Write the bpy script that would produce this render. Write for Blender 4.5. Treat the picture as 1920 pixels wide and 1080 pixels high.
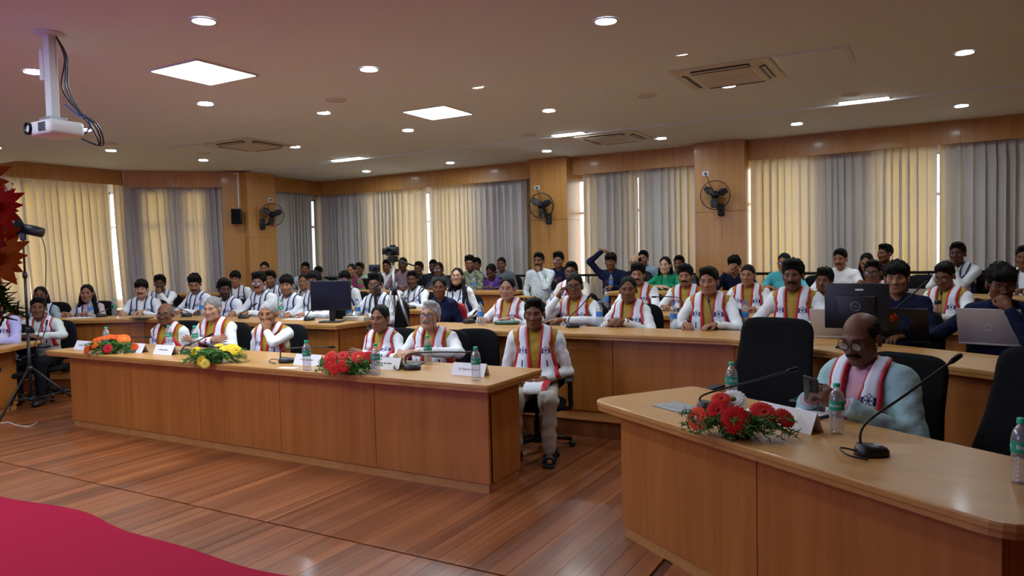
import bpy, bmesh, math, random
import numpy as np
from mathutils import Vector, Matrix
for o in list(bpy.data.objects): bpy.data.objects.remove(o)
scene = bpy.context.scene
COL = scene.collection
R = math.radians
random.seed(7); RNG = np.random.default_rng(11)
# ------------------------------------------------------------------ camera
# world axes: X to the right along the front desk, Y towards the back wall, Z up from the hall floor
CAM = np.array([5.078, -4.009, 1.5745])
FPX, PITCH, ROLL, YAW = 1374.1, 0.0419, -0.0228, 0.51915
def pix_dir(px, py):
    x = (px - 960) / FPX; y = -(py - 540) / FPX
    c, s = math.cos(ROLL), math.sin(ROLL)
    x, y = c * x - s * y, s * x + c * y
    d = (x, math.cos(PITCH) + y * math.sin(PITCH), -math.sin(PITCH) + y * math.cos(PITCH))
    c, s = math.cos(YAW), math.sin(YAW)
    return np.array([c * d[0] - s * d[1], s * d[0] + c * d[1], d[2]])
def at_z(px, py, z): d = pix_dir(px, py); return CAM + d * ((z - CAM[2]) / d[2])
def at_y(px, py, y): d = pix_dir(px, py); return CAM + d * ((y - CAM[1]) / d[1])
def at_x(px, py, x): d = pix_dir(px, py); return CAM + d * ((x - CAM[0]) / d[0])
def at_d(px, py, r): d = pix_dir(px, py); return CAM + d * r / math.hypot(d[0], d[1])
cd = bpy.data.cameras.new('camera'); cam = bpy.data.objects.new('camera', cd); COL.objects.link(cam)
cd.sensor_width = 36; cd.lens = FPX / 1920 * 36; cd.clip_start = 0.05; cd.clip_end = 200
f0 = Vector(pix_dir(960, 540)).normalized()
r0 = (Vector(pix_dir(1060, 540)) - Vector(pix_dir(960, 540))).normalized()
u0 = r0.cross(f0).normalized()
cam.matrix_world = Matrix(((r0.x, u0.x, -f0.x, CAM[0]), (r0.y, u0.y, -f0.y, CAM[1]), (r0.z, u0.z, -f0.z, CAM[2]), (0, 0, 0, 1)))
scene.camera = cam
# ------------------------------------------------------------------ world and exposure
w = bpy.data.worlds.new('sky'); scene.world = w; w.use_nodes = True
w.node_tree.nodes['Background'].inputs[0].default_value = (1.0, 0.985, 0.95, 1)
w.node_tree.nodes['Background'].inputs[1].default_value = 3.8
vs = scene.view_settings
vs.view_transform = 'Standard'; vs.look = 'None'; vs.gamma = 1.0; vs.use_curve_mapping = False
vs.exposure = 0.62
scene.cycles.max_bounces = 8; scene.cycles.transparent_max_bounces = 8; scene.cycles.caustics_reflective = False; scene.cycles.caustics_refractive = False
LAMP = 52.0       # radiance of the ceiling lamps
# ------------------------------------------------------------------ materials
M = {}
def nodes(name):
    m = bpy.data.materials.new(name); m.use_nodes = True; M[name] = m
    nt = m.node_tree; b = nt.nodes['Principled BSDF']
    return m, nt, b
def lin(c):
    if isinstance(c, str):
        c = tuple(int(c[i:i + 2], 16) / 255 for i in (0, 2, 4))
    return tuple(((x + 0.055) / 1.055) ** 2.4 if x > 0.04045 else x / 12.92 for x in c[:3]) + (1,)
def L(nt, a, b): nt.links.new(a, b)
def N(nt, t, **kw):
    n = nt.nodes.new(t)
    for k, v in kw.items(): setattr(n, k, v)
    return n
def plain(name, col, rough=0.5, metal=0.0, spec=0.5, bump=0.0, bscale=200):
    m, nt, b = nodes(name)
    b.inputs['Base Color'].default_value = lin(col); b.inputs['Roughness'].default_value = rough
    b.inputs['Metallic'].default_value = metal; b.inputs['Specular IOR Level'].default_value = spec
    if bump:
        tc = N(nt, 'ShaderNodeTexCoord'); no = N(nt, 'ShaderNodeTexNoise'); no.inputs['Scale'].default_value = bscale
        bp = N(nt, 'ShaderNodeBump'); bp.inputs['Strength'].default_value = bump; bp.inputs['Distance'].default_value = 0.01
        L(nt, tc.outputs['Object'], no.inputs['Vector']); L(nt, no.outputs['Fac'], bp.inputs['Height']); L(nt, bp.outputs['Normal'], b.inputs['Normal'])
    return m
def wood(name, c1, c2, scale, rough=0.35, coat=0.0, var=0.15, bump=0.02, scuff=False):
    m, nt, b = nodes(name)
    tc = N(nt, 'ShaderNodeTexCoord'); mp = N(nt, 'ShaderNodeMapping'); mp.inputs['Scale'].default_value = scale
    oi = N(nt, 'ShaderNodeObjectInfo')
    ad = N(nt, 'ShaderNodeVectorMath', operation='ADD'); mu = N(nt, 'ShaderNodeMath', operation='MULTIPLY'); mu.inputs[1].default_value = 37.0
    L(nt, oi.outputs['Random'], mu.inputs[0]); L(nt, tc.outputs['Object'], mp.inputs['Vector']); L(nt, mp.outputs['Vector'], ad.inputs[0]); L(nt, mu.outputs[0], ad.inputs[1])
    n1 = N(nt, 'ShaderNodeTexNoise'); n1.inputs['Scale'].default_value = 1.0; n1.inputs['Detail'].default_value = 5; n1.inputs['Roughness'].default_value = 0.65; n1.inputs['Distortion'].default_value = 0.4
    L(nt, ad.outputs[0], n1.inputs['Vector'])
    cr = N(nt, 'ShaderNodeValToRGB'); cr.color_ramp.elements[0].position = 0.32; cr.color_ramp.elements[1].position = 0.72
    cr.color_ramp.elements[0].color = lin(c1); cr.color_ramp.elements[1].color = lin(c2)
    L(nt, n1.outputs['Fac'], cr.inputs['Fac'])
    hs = N(nt, 'ShaderNodeHueSaturation'); mr = N(nt, 'ShaderNodeMapRange'); mr.inputs['To Min'].default_value = 1 - var; mr.inputs['To Max'].default_value = 1 + var
    L(nt, oi.outputs['Random'], mr.inputs['Value']); L(nt, mr.outputs['Result'], hs.inputs['Value']); L(nt, cr.outputs['Color'], hs.inputs['Color'])
    if scuff:
        m2 = N(nt, 'ShaderNodeMapping'); m2.inputs['Scale'].default_value = (30, 1, 1); g2 = N(nt, 'ShaderNodeNewGeometry'); m2.inputs['Scale'].default_value = (34, 2.2, 1)
        n2 = N(nt, 'ShaderNodeTexNoise'); n2.inputs['Scale'].default_value = 1.0; n2.inputs['Detail'].default_value = 6; n2.inputs['Roughness'].default_value = 0.7
        L(nt, g2.outputs['Position'], m2.inputs['Vector']); L(nt, m2.outputs['Vector'], n2.inputs['Vector'])
        r2 = N(nt, 'ShaderNodeMapRange'); r2.inputs['From Min'].default_value = 0.60; r2.inputs['From Max'].default_value = 0.78; r2.inputs['To Max'].default_value = 0.40; L(nt, n2.outputs['Fac'], r2.inputs['Value'])
        x2 = N(nt, 'ShaderNodeMix', data_type='RGBA'); x2.inputs['B'].default_value = lin('a88a70'); L(nt, r2.outputs['Result'], x2.inputs['Factor']); L(nt, hs.outputs['Color'], x2.inputs['A']); L(nt, x2.outputs['Result'], b.inputs['Base Color'])
    else: L(nt, hs.outputs['Color'], b.inputs['Base Color'])
    rr = N(nt, 'ShaderNodeMapRange'); rr.inputs['To Min'].default_value = rough - 0.06; rr.inputs['To Max'].default_value = rough + 0.12
    L(nt, n1.outputs['Fac'], rr.inputs['Value']); L(nt, rr.outputs['Result'], b.inputs['Roughness'])
    b.inputs['Coat Weight'].default_value = coat; b.inputs['Coat Roughness'].default_value = 0.12
    if bump:
        bp = N(nt, 'ShaderNodeBump'); bp.inputs['Strength'].default_value = bump * 10; bp.inputs['Distance'].default_value = 0.002
        L(nt, n1.outputs['Fac'], bp.inputs['Height']); L(nt, bp.outputs['Normal'], b.inputs['Normal'])
    return m
wood('desk_wood', '9e5c22', 'b6722e', (14, 14, 0.8), 0.42, 0.15, 0.04)
wood('top_wood', 'b58040', 'c89652', (1.2, 9, 9), 0.36, 0.12, 0.03)
wood('edge_wood', 'a9713a', 'bf8a4e', (6, 6, 6), 0.35, 0.2, 0.02)
wood('wall_wood', 'b27a38', 'c68f4a', (12, 12, 0.5), 0.4, 0.12, 0.05)
wood('riser_wood', '6b3a1c', '8a5026', (10, 10, 0.8), 0.45, 0.1, 0.15)
wood('platform_wood', '93562c', 'a86a38', (10, 0.8, 4), 0.4, 0.1, 0.1)
wood('floor_wood', '6a3418', '9c5c30', (16, 0.9, 6), 0.34, 0.2, 0.22, 0.03, True)
plain('floor_base', '5a2e18', 0.6)
plain('ceiling_paint', 'e4edf0', 0.85, bump=0.05, bscale=90)
plain('wall_paint', 'd8cfc0', 0.8)
plain('black_plastic', '17181a', 0.42)
plain('black_fabric', '14151a', 0.9, spec=0.2, bump=0.3, bscale=900)
plain('dark_metal', '26272a', 0.35, 0.8)
plain('silver_metal', 'b8bcc2', 0.3, 0.9)
plain('white_plastic', 'd9dadb', 0.4)
plain('cream_plastic', 'd2cdb8', 0.45)
plain('paper', 'eceef2', 0.7)
plain('green_cap', '17b48c', 0.4)
plain('green_label', '119a78', 0.5)
plain('blue_cap', '2a6fd6', 0.4)
plain('blue_label', '3c86d8', 0.5)
plain('carpet_red', '9c1a38', 0.95, spec=0.1, bump=0.4, bscale=700)
plain('ink', '30343c', 0.7)
plain('ink_white', 'e8ecef', 0.6)
plain('steel_plate', '9fa6ac', 0.35, 0.7)
plain('frame_alu', 'c9ccd0', 0.4, 0.6)
plain('screen_black', '040509', 0.3, spec=0.25)
plain('red_plastic', 'c01526', 0.5)
def emit(name, col, s):
    m, nt, b = nodes(name)
    b.inputs['Base Color'].default_value = (0.8, 0.8, 0.8, 1)
    b.inputs['Emission Color'].default_value = col + (1,); b.inputs['Emission Strength'].default_value = s
    return m
emit('lamp_round', (0.80, 0.92, 1.0), LAMP * 2.2)
emit('lamp_panel', (0.80, 0.92, 1.0), LAMP * 0.66)
emit('lamp_strip', (0.95, 1.0, 0.97), LAMP * 0.8)
emit('led_red', (1.0, 0.1, 0.05), 3)
def curtain_mat(name, c, t):
    m, nt, b = nodes(name)
    b.inputs['Base Color'].default_value = lin(c); b.inputs['Roughness'].default_value = 0.85; b.inputs['Specular IOR Level'].default_value = 0.15
    tr = N(nt, 'ShaderNodeBsdfTranslucent'); tr.inputs['Color'].default_value = lin(t)
    mx = N(nt, 'ShaderNodeMixShader'); mx.inputs['Fac'].default_value = 0.18
    tc = N(nt, 'ShaderNodeTexCoord'); no = N(nt, 'ShaderNodeTexNoise'); no.inputs['Scale'].default_value = 60; no.inputs['Detail'].default_value = 4
    mp = N(nt, 'ShaderNodeMapping'); mp.inputs['Scale'].default_value = (1, 1, 0.6)
    L(nt, tc.outputs['Object'], mp.inputs['Vector']); L(nt, mp.outputs['Vector'], no.inputs['Vector'])
    mc = N(nt, 'ShaderNodeMix', data_type='RGBA'); mc.inputs['A'].default_value = lin(c); mc.inputs['B'].default_value = tuple(x * 0.84 for x in lin(c)[:3]) + (1,)
    L(nt, no.outputs['Fac'], mc.inputs['Factor']); L(nt, mc.outputs['Result'], b.inputs['Base Color'])
    L(nt, b.outputs[0], mx.inputs[1]); L(nt, tr.outputs[0], mx.inputs[2]); L(nt, mx.outputs[0], nt.nodes['Material Output'].inputs[0])
    return m
curtain_mat('curtain', 'dcdad8', 'e6bf70')
def clear(name, tint, gloss=0.12, op=0.1):
    m, nt, b = nodes(name)
    tp = N(nt, 'ShaderNodeBsdfTransparent'); tp.inputs['Color'].default_value = tint + (1,)
    gl = N(nt, 'ShaderNodeBsdfGlossy'); gl.inputs['Roughness'].default_value = 0.05
    df = N(nt, 'ShaderNodeBsdfDiffuse'); df.inputs['Color'].default_value = (0.8, 0.83, 0.85, 1)
    lw = N(nt, 'ShaderNodeLayerWeight'); lw.inputs['Blend'].default_value = 0.35
    ma = N(nt, 'ShaderNodeMath', operation='MULTIPLY_ADD'); ma.inputs[1].default_value = 0.6; ma.inputs[2].default_value = gloss; ma.use_clamp = True
    L(nt, lw.outputs['Facing'], ma.inputs[0])
    m1 = N(nt, 'ShaderNodeMixShader'); m1.inputs['Fac'].default_value = op
    m2 = N(nt, 'ShaderNodeMixShader')
    L(nt, tp.outputs[0], m1.inputs[1]); L(nt, df.outputs[0], m1.inputs[2]); L(nt, ma.outputs[0], m2.inputs['Fac'])
    L(nt, m1.outputs[0], m2.inputs[1]); L(nt, gl.outputs[0], m2.inputs[2]); L(nt, m2.outputs[0], nt.nodes['Material Output'].inputs[0])
clear('bottle_clear', (0.93, 0.96, 0.97), 0.10, 0.16)
clear('pane_glass', (0.96, 0.97, 0.96), 0.03, 0.02)
clear('lens_glass', (0.9, 0.92, 0.93), 0.08, 0.04)
clear('fan_blur', (0.8, 0.8, 0.8), 0.05, 0.15)
# cloth and skin take their colour from the object
def objcol(name, rough, spec, bump, bscale, sheen=0.0, attr=False, strand=None):
    m, nt, b = nodes(name)
    oi = N(nt, 'ShaderNodeObjectInfo')
    b.inputs['Roughness'].default_value = rough; b.inputs['Specular IOR Level'].default_value = spec
    tc = N(nt, 'ShaderNodeTexCoord'); no = N(nt, 'ShaderNodeTexNoise'); no.inputs['Scale'].default_value = bscale; no.inputs['Detail'].default_value = 3
    bp = N(nt, 'ShaderNodeBump'); bp.inputs['Strength'].default_value = bump; bp.inputs['Distance'].default_value = 0.02
    if strand:
        mp = N(nt, 'ShaderNodeMapping'); mp.inputs['Scale'].default_value = strand; L(nt, tc.outputs['Object'], mp.inputs['Vector']); L(nt, mp.outputs['Vector'], no.inputs['Vector'])
    else: L(nt, tc.outputs['Object'], no.inputs['Vector'])
    L(nt, no.outputs['Fac'], bp.inputs['Height']); L(nt, bp.outputs['Normal'], b.inputs['Normal'])
    if strand:
        mr = N(nt, 'ShaderNodeMapRange'); mr.inputs['From Min'].default_value = 0.3; mr.inputs['From Max'].default_value = 0.7; mr.inputs['To Min'].default_value = 0.55; mr.inputs['To Max'].default_value = 1.3; L(nt, no.outputs['Fac'], mr.inputs['Value'])
        vm = N(nt, 'ShaderNodeVectorMath', operation='SCALE'); L(nt, oi.outputs['Color'], vm.inputs[0]); L(nt, mr.outputs['Result'], vm.inputs['Scale']); L(nt, vm.outputs[0], b.inputs['Base Color'])
    elif attr:
        at = N(nt, 'ShaderNodeAttribute', attribute_name='col')
        mx = N(nt, 'ShaderNodeMix', data_type='RGBA', blend_type='MULTIPLY'); mx.inputs['Factor'].default_value = 1
        L(nt, oi.outputs['Color'], mx.inputs['A']); L(nt, at.outputs['Color'], mx.inputs['B']); L(nt, mx.outputs['Result'], b.inputs['Base Color'])
    else:
        L(nt, oi.outputs['Color'], b.inputs['Base Color'])
    return m
objcol('cloth', 0.85, 0.15, 0.32, 26)
objcol('skin', 0.5, 0.35, 0.03, 120, attr=True)
objcol('hair', 0.55, 0.14, 0.7, 1.0, strand=(170, 60, 34))
objcol('satin', 0.45, 0.4, 0.15, 30)
objcol('petal', 0.6, 0.2, 0.1, 60)
objcol('leaf', 0.6, 0.25, 0.1, 60)
objcol('gloss_plastic', 0.35, 0.5, 0.0, 10)
# ------------------------------------------------------------------ mesh helpers
def link(o, parent=None):
    COL.objects.link(o)
    if parent is not None: o.parent = parent
    return o
def mk(name, v, f, mat, parent=None, smooth=False, color=None):
    me = bpy.data.meshes.new(name); me.from_pydata([tuple(map(float, p)) for p in v], [], [tuple(int(i) for i in q) for q in f]); me.update()
    if smooth: me.polygons.foreach_set('use_smooth', [True] * len(me.polygons))
    if mat is not None: me.materials.append(M[mat] if isinstance(mat, str) else mat)
    o = bpy.data.objects.new(name, me); link(o, parent)
    if color is not None: o.color = lin(color)
    return o
def inst(src, name, parent=None, mat=None):
    o = bpy.data.objects.new(name, src.data); link(o, parent); o.color = src.color
    return o
def tag(o, label=None, cat=None, group=None, kind=None):
    if label: o['label'] = label
    if cat: o['category'] = cat
    if group: o['group'] = group
    if kind: o['kind'] = kind
    return o
def empty(name, loc=(0, 0, 0), rz=0.0, label=None, cat=None, group=None, kind=None):
    o = bpy.data.objects.new(name, None); COL.objects.link(o); o.location = loc; o.rotation_euler = (0, 0, rz); o.empty_display_size = 0.1
    return tag(o, label, cat, group, kind)
def copy_tree(o, parent=None):
    c = o.copy(); COL.objects.link(c); c.parent = parent
    for ch in list(o.children): copy_tree(ch, c)
    return c
class MB:
    def __init__(s): s.v = []; s.f = []; s.sm = False
    def add(s, v, f):
        k = len(s.v); s.v += [tuple(p) for p in v]; s.f += [tuple(i + k for i in q) for q in f]; return s
    def box(s, c, d, rz=0.0, m=None):
        x, y, z = d[0] / 2, d[1] / 2, d[2] / 2
        v = [Vector((i * x, j * y, k * z)) for k in (-1, 1) for j in (-1, 1) for i in (-1, 1)]
        rot = Matrix.Rotation(rz, 3, 'Z') if m is None else m
        v = [rot @ p + Vector(c) for p in v]
        return s.add(v, [(0, 2, 3, 1), (4, 5, 7, 6), (0, 1, 5, 4), (2, 6, 7, 3), (0, 4, 6, 2), (1, 3, 7, 5)])
    def prism(s, poly, z0, z1):
        n = len(poly); v = [(x, y, z0) for x, y in poly] + [(x, y, z1) for x, y in poly]
        return s.add(v, [tuple(range(n))[::-1], tuple(range(n, 2 * n))] + [(i, (i + 1) % n, n + (i + 1) % n, n + i) for i in range(n)])
    def tube(s, pts, r, n=8, caps=True):
        pts = [Vector(p) for p in pts]; m = len(pts); rs = r if hasattr(r, '__len__') else [r] * m
        v = []; f = []; up = None
        for i, p in enumerate(pts):
            t = (pts[min(i + 1, m - 1)] - pts[max(i - 1, 0)])
            t = t.normalized() if t.length > 1e-9 else Vector((0, 0, 1))
            if up is None:
                up = Vector((0, 0, 1)) if abs(t.z) < 0.9 else Vector((1, 0, 0))
            a = t.cross(up); a = a.normalized() if a.length > 1e-6 else t.orthogonal().normalized()
            b = a.cross(t).normalized(); up = b
            for k in range(n):
                q = 2 * math.pi * k / n; v.append(p + (a * math.cos(q) + b * math.sin(q)) * rs[i])
        for i in range(m - 1):
            for k in range(n):
                f.append((i * n + k, i * n + (k + 1) % n, (i + 1) * n + (k + 1) % n, (i + 1) * n + k))
        if caps: f += [tuple(range(n))[::-1], tuple(range((m - 1) * n, m * n))]
        return s.add(v, f)
    def lathe(s, prof, n=16, c=(0, 0, 0), m=None, caps=True):
        v = []; f = []; k = len(prof); rot = m or Matrix.Identity(3); c = Vector(c)
        for r, z in prof:
            for i in range(n):
                a = 2 * math.pi * i / n; v.append(rot @ Vector((r * math.cos(a), r * math.sin(a), z)) + c)
        for j in range(k - 1):
            for i in range(n): f.append((j * n + i, j * n + (i + 1) % n, (j + 1) * n + (i + 1) % n, (j + 1) * n + i))
        if caps: f += [tuple(range(n))[::-1], tuple(range((k - 1) * n, k * n))]
        return s.add(v, f)
    def grid(s, P):
        a, b = P.shape[:2]
        return s.add(P.reshape(-1, 3).tolist(), [(i * b + j, i * b + j + 1, (i + 1) * b + j + 1, (i + 1) * b + j) for i in range(a - 1) for j in range(b - 1)])
    def build(s, name, mat, parent=None, smooth=False, bevel=0.0, color=None, seg=2, label=None):
        o = mk(name, s.v, s.f, mat, parent, smooth, color)
        if bevel:
            b = o.modifiers.new('edge', 'BEVEL'); b.width = bevel; b.segments = seg; b.limit_method = 'ANGLE'; b.angle_limit = R(35); b.harden_normals = False
        if label: o['label'] = label
        return o
def smooth_path(p, n=4):
    p = [Vector(q) for q in p]; out = []
    for i in range(len(p) - 1):
        a, b, c, d = p[max(i - 1, 0)], p[i], p[i + 1], p[min(i + 2, len(p) - 1)]
        for k in range(n):
            t = k / n
            out.append(0.5 * ((2 * b) + (c - a) * t + (2 * a - 5 * b + 4 * c - d) * t * t + (3 * b - a - 3 * c + d) * t ** 3))
    return out + [p[-1]]
def text_mesh(s, size, depth=0.0004, align='CENTER'):
    cu = bpy.data.curves.new('lettering', 'FONT'); cu.body = s; cu.size = size; cu.extrude = depth; cu.align_x = align; cu.align_y = 'CENTER'; cu.resolution_u = 3
    ob = bpy.data.objects.new('lettering', cu); COL.objects.link(ob); dg = bpy.context.evaluated_depsgraph_get(); dg.update()
    me = ob.evaluated_get(dg).to_mesh(); v = [tuple(p.co) for p in me.vertices]; f = [tuple(q.vertices) for q in me.polygons]
    ob.evaluated_get(dg).to_mesh_clear(); bpy.data.objects.remove(ob); bpy.data.curves.remove(cu)
    return v, f
# ------------------------------------------------------------------ the room
Z1, Z2, Z3 = 3.245, 3.37, 3.35          # ceiling levels: stage side, hall, along the back windows
SB, S2 = 2.15, 5.95                     # where the ceiling steps
T1, T2 = 0.155, 0.31                    # seating tiers
def bend(y, x0, xr, ang=33.0, gap=None):
    """front line of a row: straight over |X|<x0, then turned inwards"""
    s = math.tan(R(ang)); return [(-xr, y - (xr - x0) * s), (-x0, y), (x0, y), (xr, y - (xr - x0) * s)]
def struct(o): o['kind'] = 'structure'; return o
WALL_L = -8.62; WALL_B = 8.46
# ---- floor: base slab with separate boards
fl = struct(MB().box((0, 0.4, -0.06), (18.5, 17.5, 0.1)).build('floor', 'floor_base'))
pw = 0.105
bm_ = MB().box((0, 0, 0), (pw - 0.0016, 1, 0.012))
pl0 = None; npl = 0
rr = random.Random(3)
x = -5.2
while x < 4.6:
    for (y0, y1) in ((-3.9, -0.955), (-0.945, 1.78)):
        if y1 < 0 and (x < -1.9 or x > 4.0): continue
        if y1 > 0 and x > 3.9: continue
        if pl0 is None: pl0 = bm_.build('floor_board', 'floor_wood', fl); o = pl0
        else: o = inst(pl0, 'floor_board', fl)
        o.location = (x, (y0 + y1) / 2, -0.006 + rr.uniform(-0.0006, 0.0006)); o.scale = (1, y1 - y0 - 0.004, 1); npl += 1
    x += pw
# the rest of the boards, out of sight of the photograph's near view
mb = MB(); x = -8.5
while x < 8.5:
    if x < -5.2 or x > 3.9: mb.box((x, 0.4, -0.006), (pw - 0.0016, 2.76, 0.012))
    if x < -1.9 or x > 4.0: mb.box((x, -2.43, -0.006), (pw - 0.0016, 2.94, 0.012))
    mb.box((x, -5.75, -0.006), (pw - 0.0016, 3.68, 0.012))
    x += pw
tag(mb.build('floor_boards_beyond', 'floor_wood', fl), kind='stuff')
# ---- tiers
B2 = bend(1.78, 3.72, 8.9)
def tier(name, pts, z0, z1, yb):
    poly = pts + [(8.9, yb), (-8.9, yb)]
    o = struct(MB().prism(poly, z0, z1 - 0.012).build(name, 'riser_wood'))
    MB().prism([(x, y - 0.012) for x, y in pts] + [(8.9, yb), (-8.9, yb)], z1 - 0.012, z1).build('platform_deck', 'platform_wood', o, bevel=0.004)
    return o
tier('floor_tier_low', B2, -0.01, T1, 8.9)
B4 = bend(5.55, 4.6, 8.9)
tier('floor_tier_high', B4, T1 - 0.01, T2, 8.9)
# ---- walls
def wall_run(name, a, b, z0, z1, opens, zs, zt, mat='wall_paint', th=0.16):
    """wall from a to b (XY, room on the left side of a->b), with window openings given as distances"""
    a = Vector(a); b = Vector(b); d = (b - a); ln = d.length; d /= ln; nrm = Vector((d.y, -d.x)); ang = math.atan2(d.y, d.x)
    mb = MB()
    def bx(s0, s1, q0, q1):
        if s1 - s0 < 1e-4 or q1 - q0 < 1e-4: return
        c = a + d * (s0 + s1) / 2 + nrm * th / 2
        mb.box((c.x, c.y, (q0 + q1) / 2), (s1 - s0, th, q1 - q0), ang)
    bx(0, ln, z0, zs); bx(0, ln, zt, z1); s = 0
    for (p, q) in opens: bx(s, p, zs, zt); s = q
    bx(s, ln, zs, zt)
    o = struct(mb.build(name, mat))
    return o, a, d, nrm, ang
WIN = [0]
def windows(a, d, nrm, ang, opens, zs, zt):
    for (p, q) in opens:
        WIN[0] += 1
        c = a + d * (p + q) / 2 + nrm * 0.08
        o = struct(MB().box((0, 0, 0.02), (q - p, 0.10, 0.04)).box((0, 0, zt - zs - 0.02), (q - p, 0.10, 0.04)).box((-(q - p) / 2 + 0.02, 0, (zt - zs) / 2), (0.04, 0.10, zt - zs)).box(((q - p) / 2 - 0.02, 0, (zt - zs) / 2), (0.04, 0.10, zt - zs)).build('window_%d' % WIN[0], 'frame_alu'))
        o.location = (c.x, c.y, zs); o.rotation_euler = (0, 0, ang)
        n = max(1, round((q - p) / 0.8))
        for k in range(1, n):
            MB().box((-(q - p) / 2 + k * (q - p) / n, 0, (zt - zs) / 2), (0.045, 0.06, zt - zs - 0.08)).build('mullion', 'frame_alu', o)
        MB().box((0, 0, (zt - zs) * 0.68), (q - p - 0.08, 0.06, 0.045)).build('transom', 'frame_alu', o)
        for k in range(n):
            w_ = (q - p) / n
            for (h0, h1) in ((0.04, (zt - zs) * 0.68 - 0.02), ((zt - zs) * 0.68 + 0.02, zt - zs - 0.04)):
                MB().box((-(q - p) / 2 + (k + 0.5) * w_, 0.005, (h0 + h1) / 2), (w_ - 0.05, 0.006, h1 - h0)).build('pane', 'pane_glass', o)
def pxX(px, py=430): return float(at_y(px, py, 8.32)[0])
# back wall, from right to left so that the room is on the left of the direction of travel
ob = [(548, 603), (682, 800), (804, 893), (1068, 1113), (1176, 1203), (1262, 1302), (1402, 1528), (1640, 1768)]
opens = sorted([(7.0 - pxX(b), 7.0 - pxX(a)) for a, b in ob] + [(7.0 - 6.9, 7.0 - 6.4)])
args = ((7.0, WALL_B), (-7.0, WALL_B), T2 - 0.4, 3.6, opens, 1.05, 2.98)
o, a, d, nrm, ang = wall_run('wall_back', *args); windows(a, d, nrm, ang, opens, 1.05, 2.98)
# left side: short return, diagonal bay, long side wall
o, a, d, nrm, ang = wall_run('wall_left_return', (-7.0, 8.62), (-7.0, 5.72), 0, 3.6, [(0.35, 0.62)], 1.05, 2.98); windows(a, d, nrm, ang, [(0.35, 0.62)], 1.05, 2.98)
op = [(0.55, 1.0), (1.25, 1.72)]
o, a, d, nrm, ang = wall_run('wall_left_bay', (-6.9, 5.98), (-8.35, 4.55), 0, 3.6, op, 0.9, 3.0); windows(a, d, nrm, ang, op, 0.9, 3.0)
op = [(0.02, 0.35), (0.5, 2.45), (2.7, 4.2)]
o, a, d, nrm, ang = wall_run('wall_left', (WALL_L, 4.8), (WALL_L, -7.7), 0, 3.6, op, 0.9, 3.0); windows(a, d, nrm, ang, op, 0.9, 3.0)
# right side (mirrored) and the stage wall behind the camera
wall_run('wall_right', (8.62, -7.7), (8.62, 4.8), -0.1, 3.6, [], 1, 3, 'wall_wood')
wall_run('wall_right_bay', (8.7, 4.45), (6.9, 6.1), -0.1, 3.6, [], 1, 3, 'wall_wood')
wall_run('wall_right_return', (7.0, 5.72), (7.0, 8.62), -0.1, 3.6, [], 1, 3, 'wall_wood')
wall_run('wall_stage', (-8.8, -7.6), (8.8, -7.6), -0.1, 3.6, [], 1, 3, 'wall_wood')
# ---- ceiling
mb = MB().box((0, (SB - 7.8) / 2, Z1 + 0.06), (18, SB + 7.8, 0.12))
ce = struct(mb.build('ceiling', 'ceiling_paint'))
MB().box((0, (SB + S2) / 2, Z2 + 0.06), (18, S2 - SB, 0.12)).build('ceiling_middle', 'ceiling_paint', ce)
MB().box((0, (S2 + 8.8) / 2, Z3 + 0.07), (18, 8.8 - S2, 0.14)).build('ceiling_window_side', 'ceiling_paint', ce)
# ---- columns clad in veneer boards
def column(n, x0, x1, y0, y1, z0, board=0.0):
    c = struct(MB().box(((x0 + x1) / 2, (y0 + y1) / 2, (z0 + Z3) / 2), (x1 - x0 - 0.02, y1 - y0 - 0.02, Z3 - z0)).build('column_%d' % n, 'wall_wood'))
    zs = [z0, z0 + 0.95, z0 + 1.92, Z3]
    for k in range(3):
        MB().box(((x0 + x1) / 2, (y0 + y1) / 2, (zs[k] + zs[k + 1]) / 2), (x1 - x0, y1 - y0, zs[k + 1] - zs[k] - 0.006)).build('veneer_board', 'wall_wood', c, bevel=0.003)
    return c
column(1, -1.28, -0.54, 7.87, 8.44, T2)
column(2, 1.75, 2.54, 7.87, 8.44, T2)
column(3, -7.0, -6.42, 5.86, 6.56, T1)
struct(MB().box((-6.78, 5.84, 1.7), (0.4, 0.3, 3.3), R(45)).build('column_4', 'wall_wood'))
# ---- pelmets (trim) boards
def pelmet(n, a, b, z0, z1, th=0.03, seams=3):
    a = Vector(a); b = Vector(b); d = b - a; ln = d.length; ang = math.atan2(d.y, d.x)
    o = struct(MB().box(((a.x + b.x) / 2, (a.y + b.y) / 2, (z0 + z1) / 2 + 0.01), (ln - 0.01, th - 0.012, z1 - z0 - 0.03), ang).build('trim_%d' % n, 'wall_wood'))
    for k in range(seams):
        c = a + d * (k + 0.5) / seams
        MB().box((c.x, c.y, (z0 + z1) / 2), (ln / seams - 0.004, th, z1 - z0), ang).build('veneer_board', 'wall_wood', o, bevel=0.003)
    return o
pelmet(1, (-6.9, 8.12), (-1.27, 8.12), 3.03, Z3, seams=4)
pelmet(2, (-0.55, 8.12), (1.76, 8.12), 3.03, Z3, seams=2)
pelmet(3, (2.53, 8.12), (6.9, 8.12), 3.03, Z3, seams=3)
pelmet(4, (-6.72, 6.55), (-6.72, 8.12), 3.05, Z3, seams=1)
pelmet(5, (-6.86, 5.72), (-8.14, 4.45), 3.06, Z2, seams=2)
pelmet(6, (-8.2, 4.47), (-8.4, -7.0), 3.10, Z2, seams=6)
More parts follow.
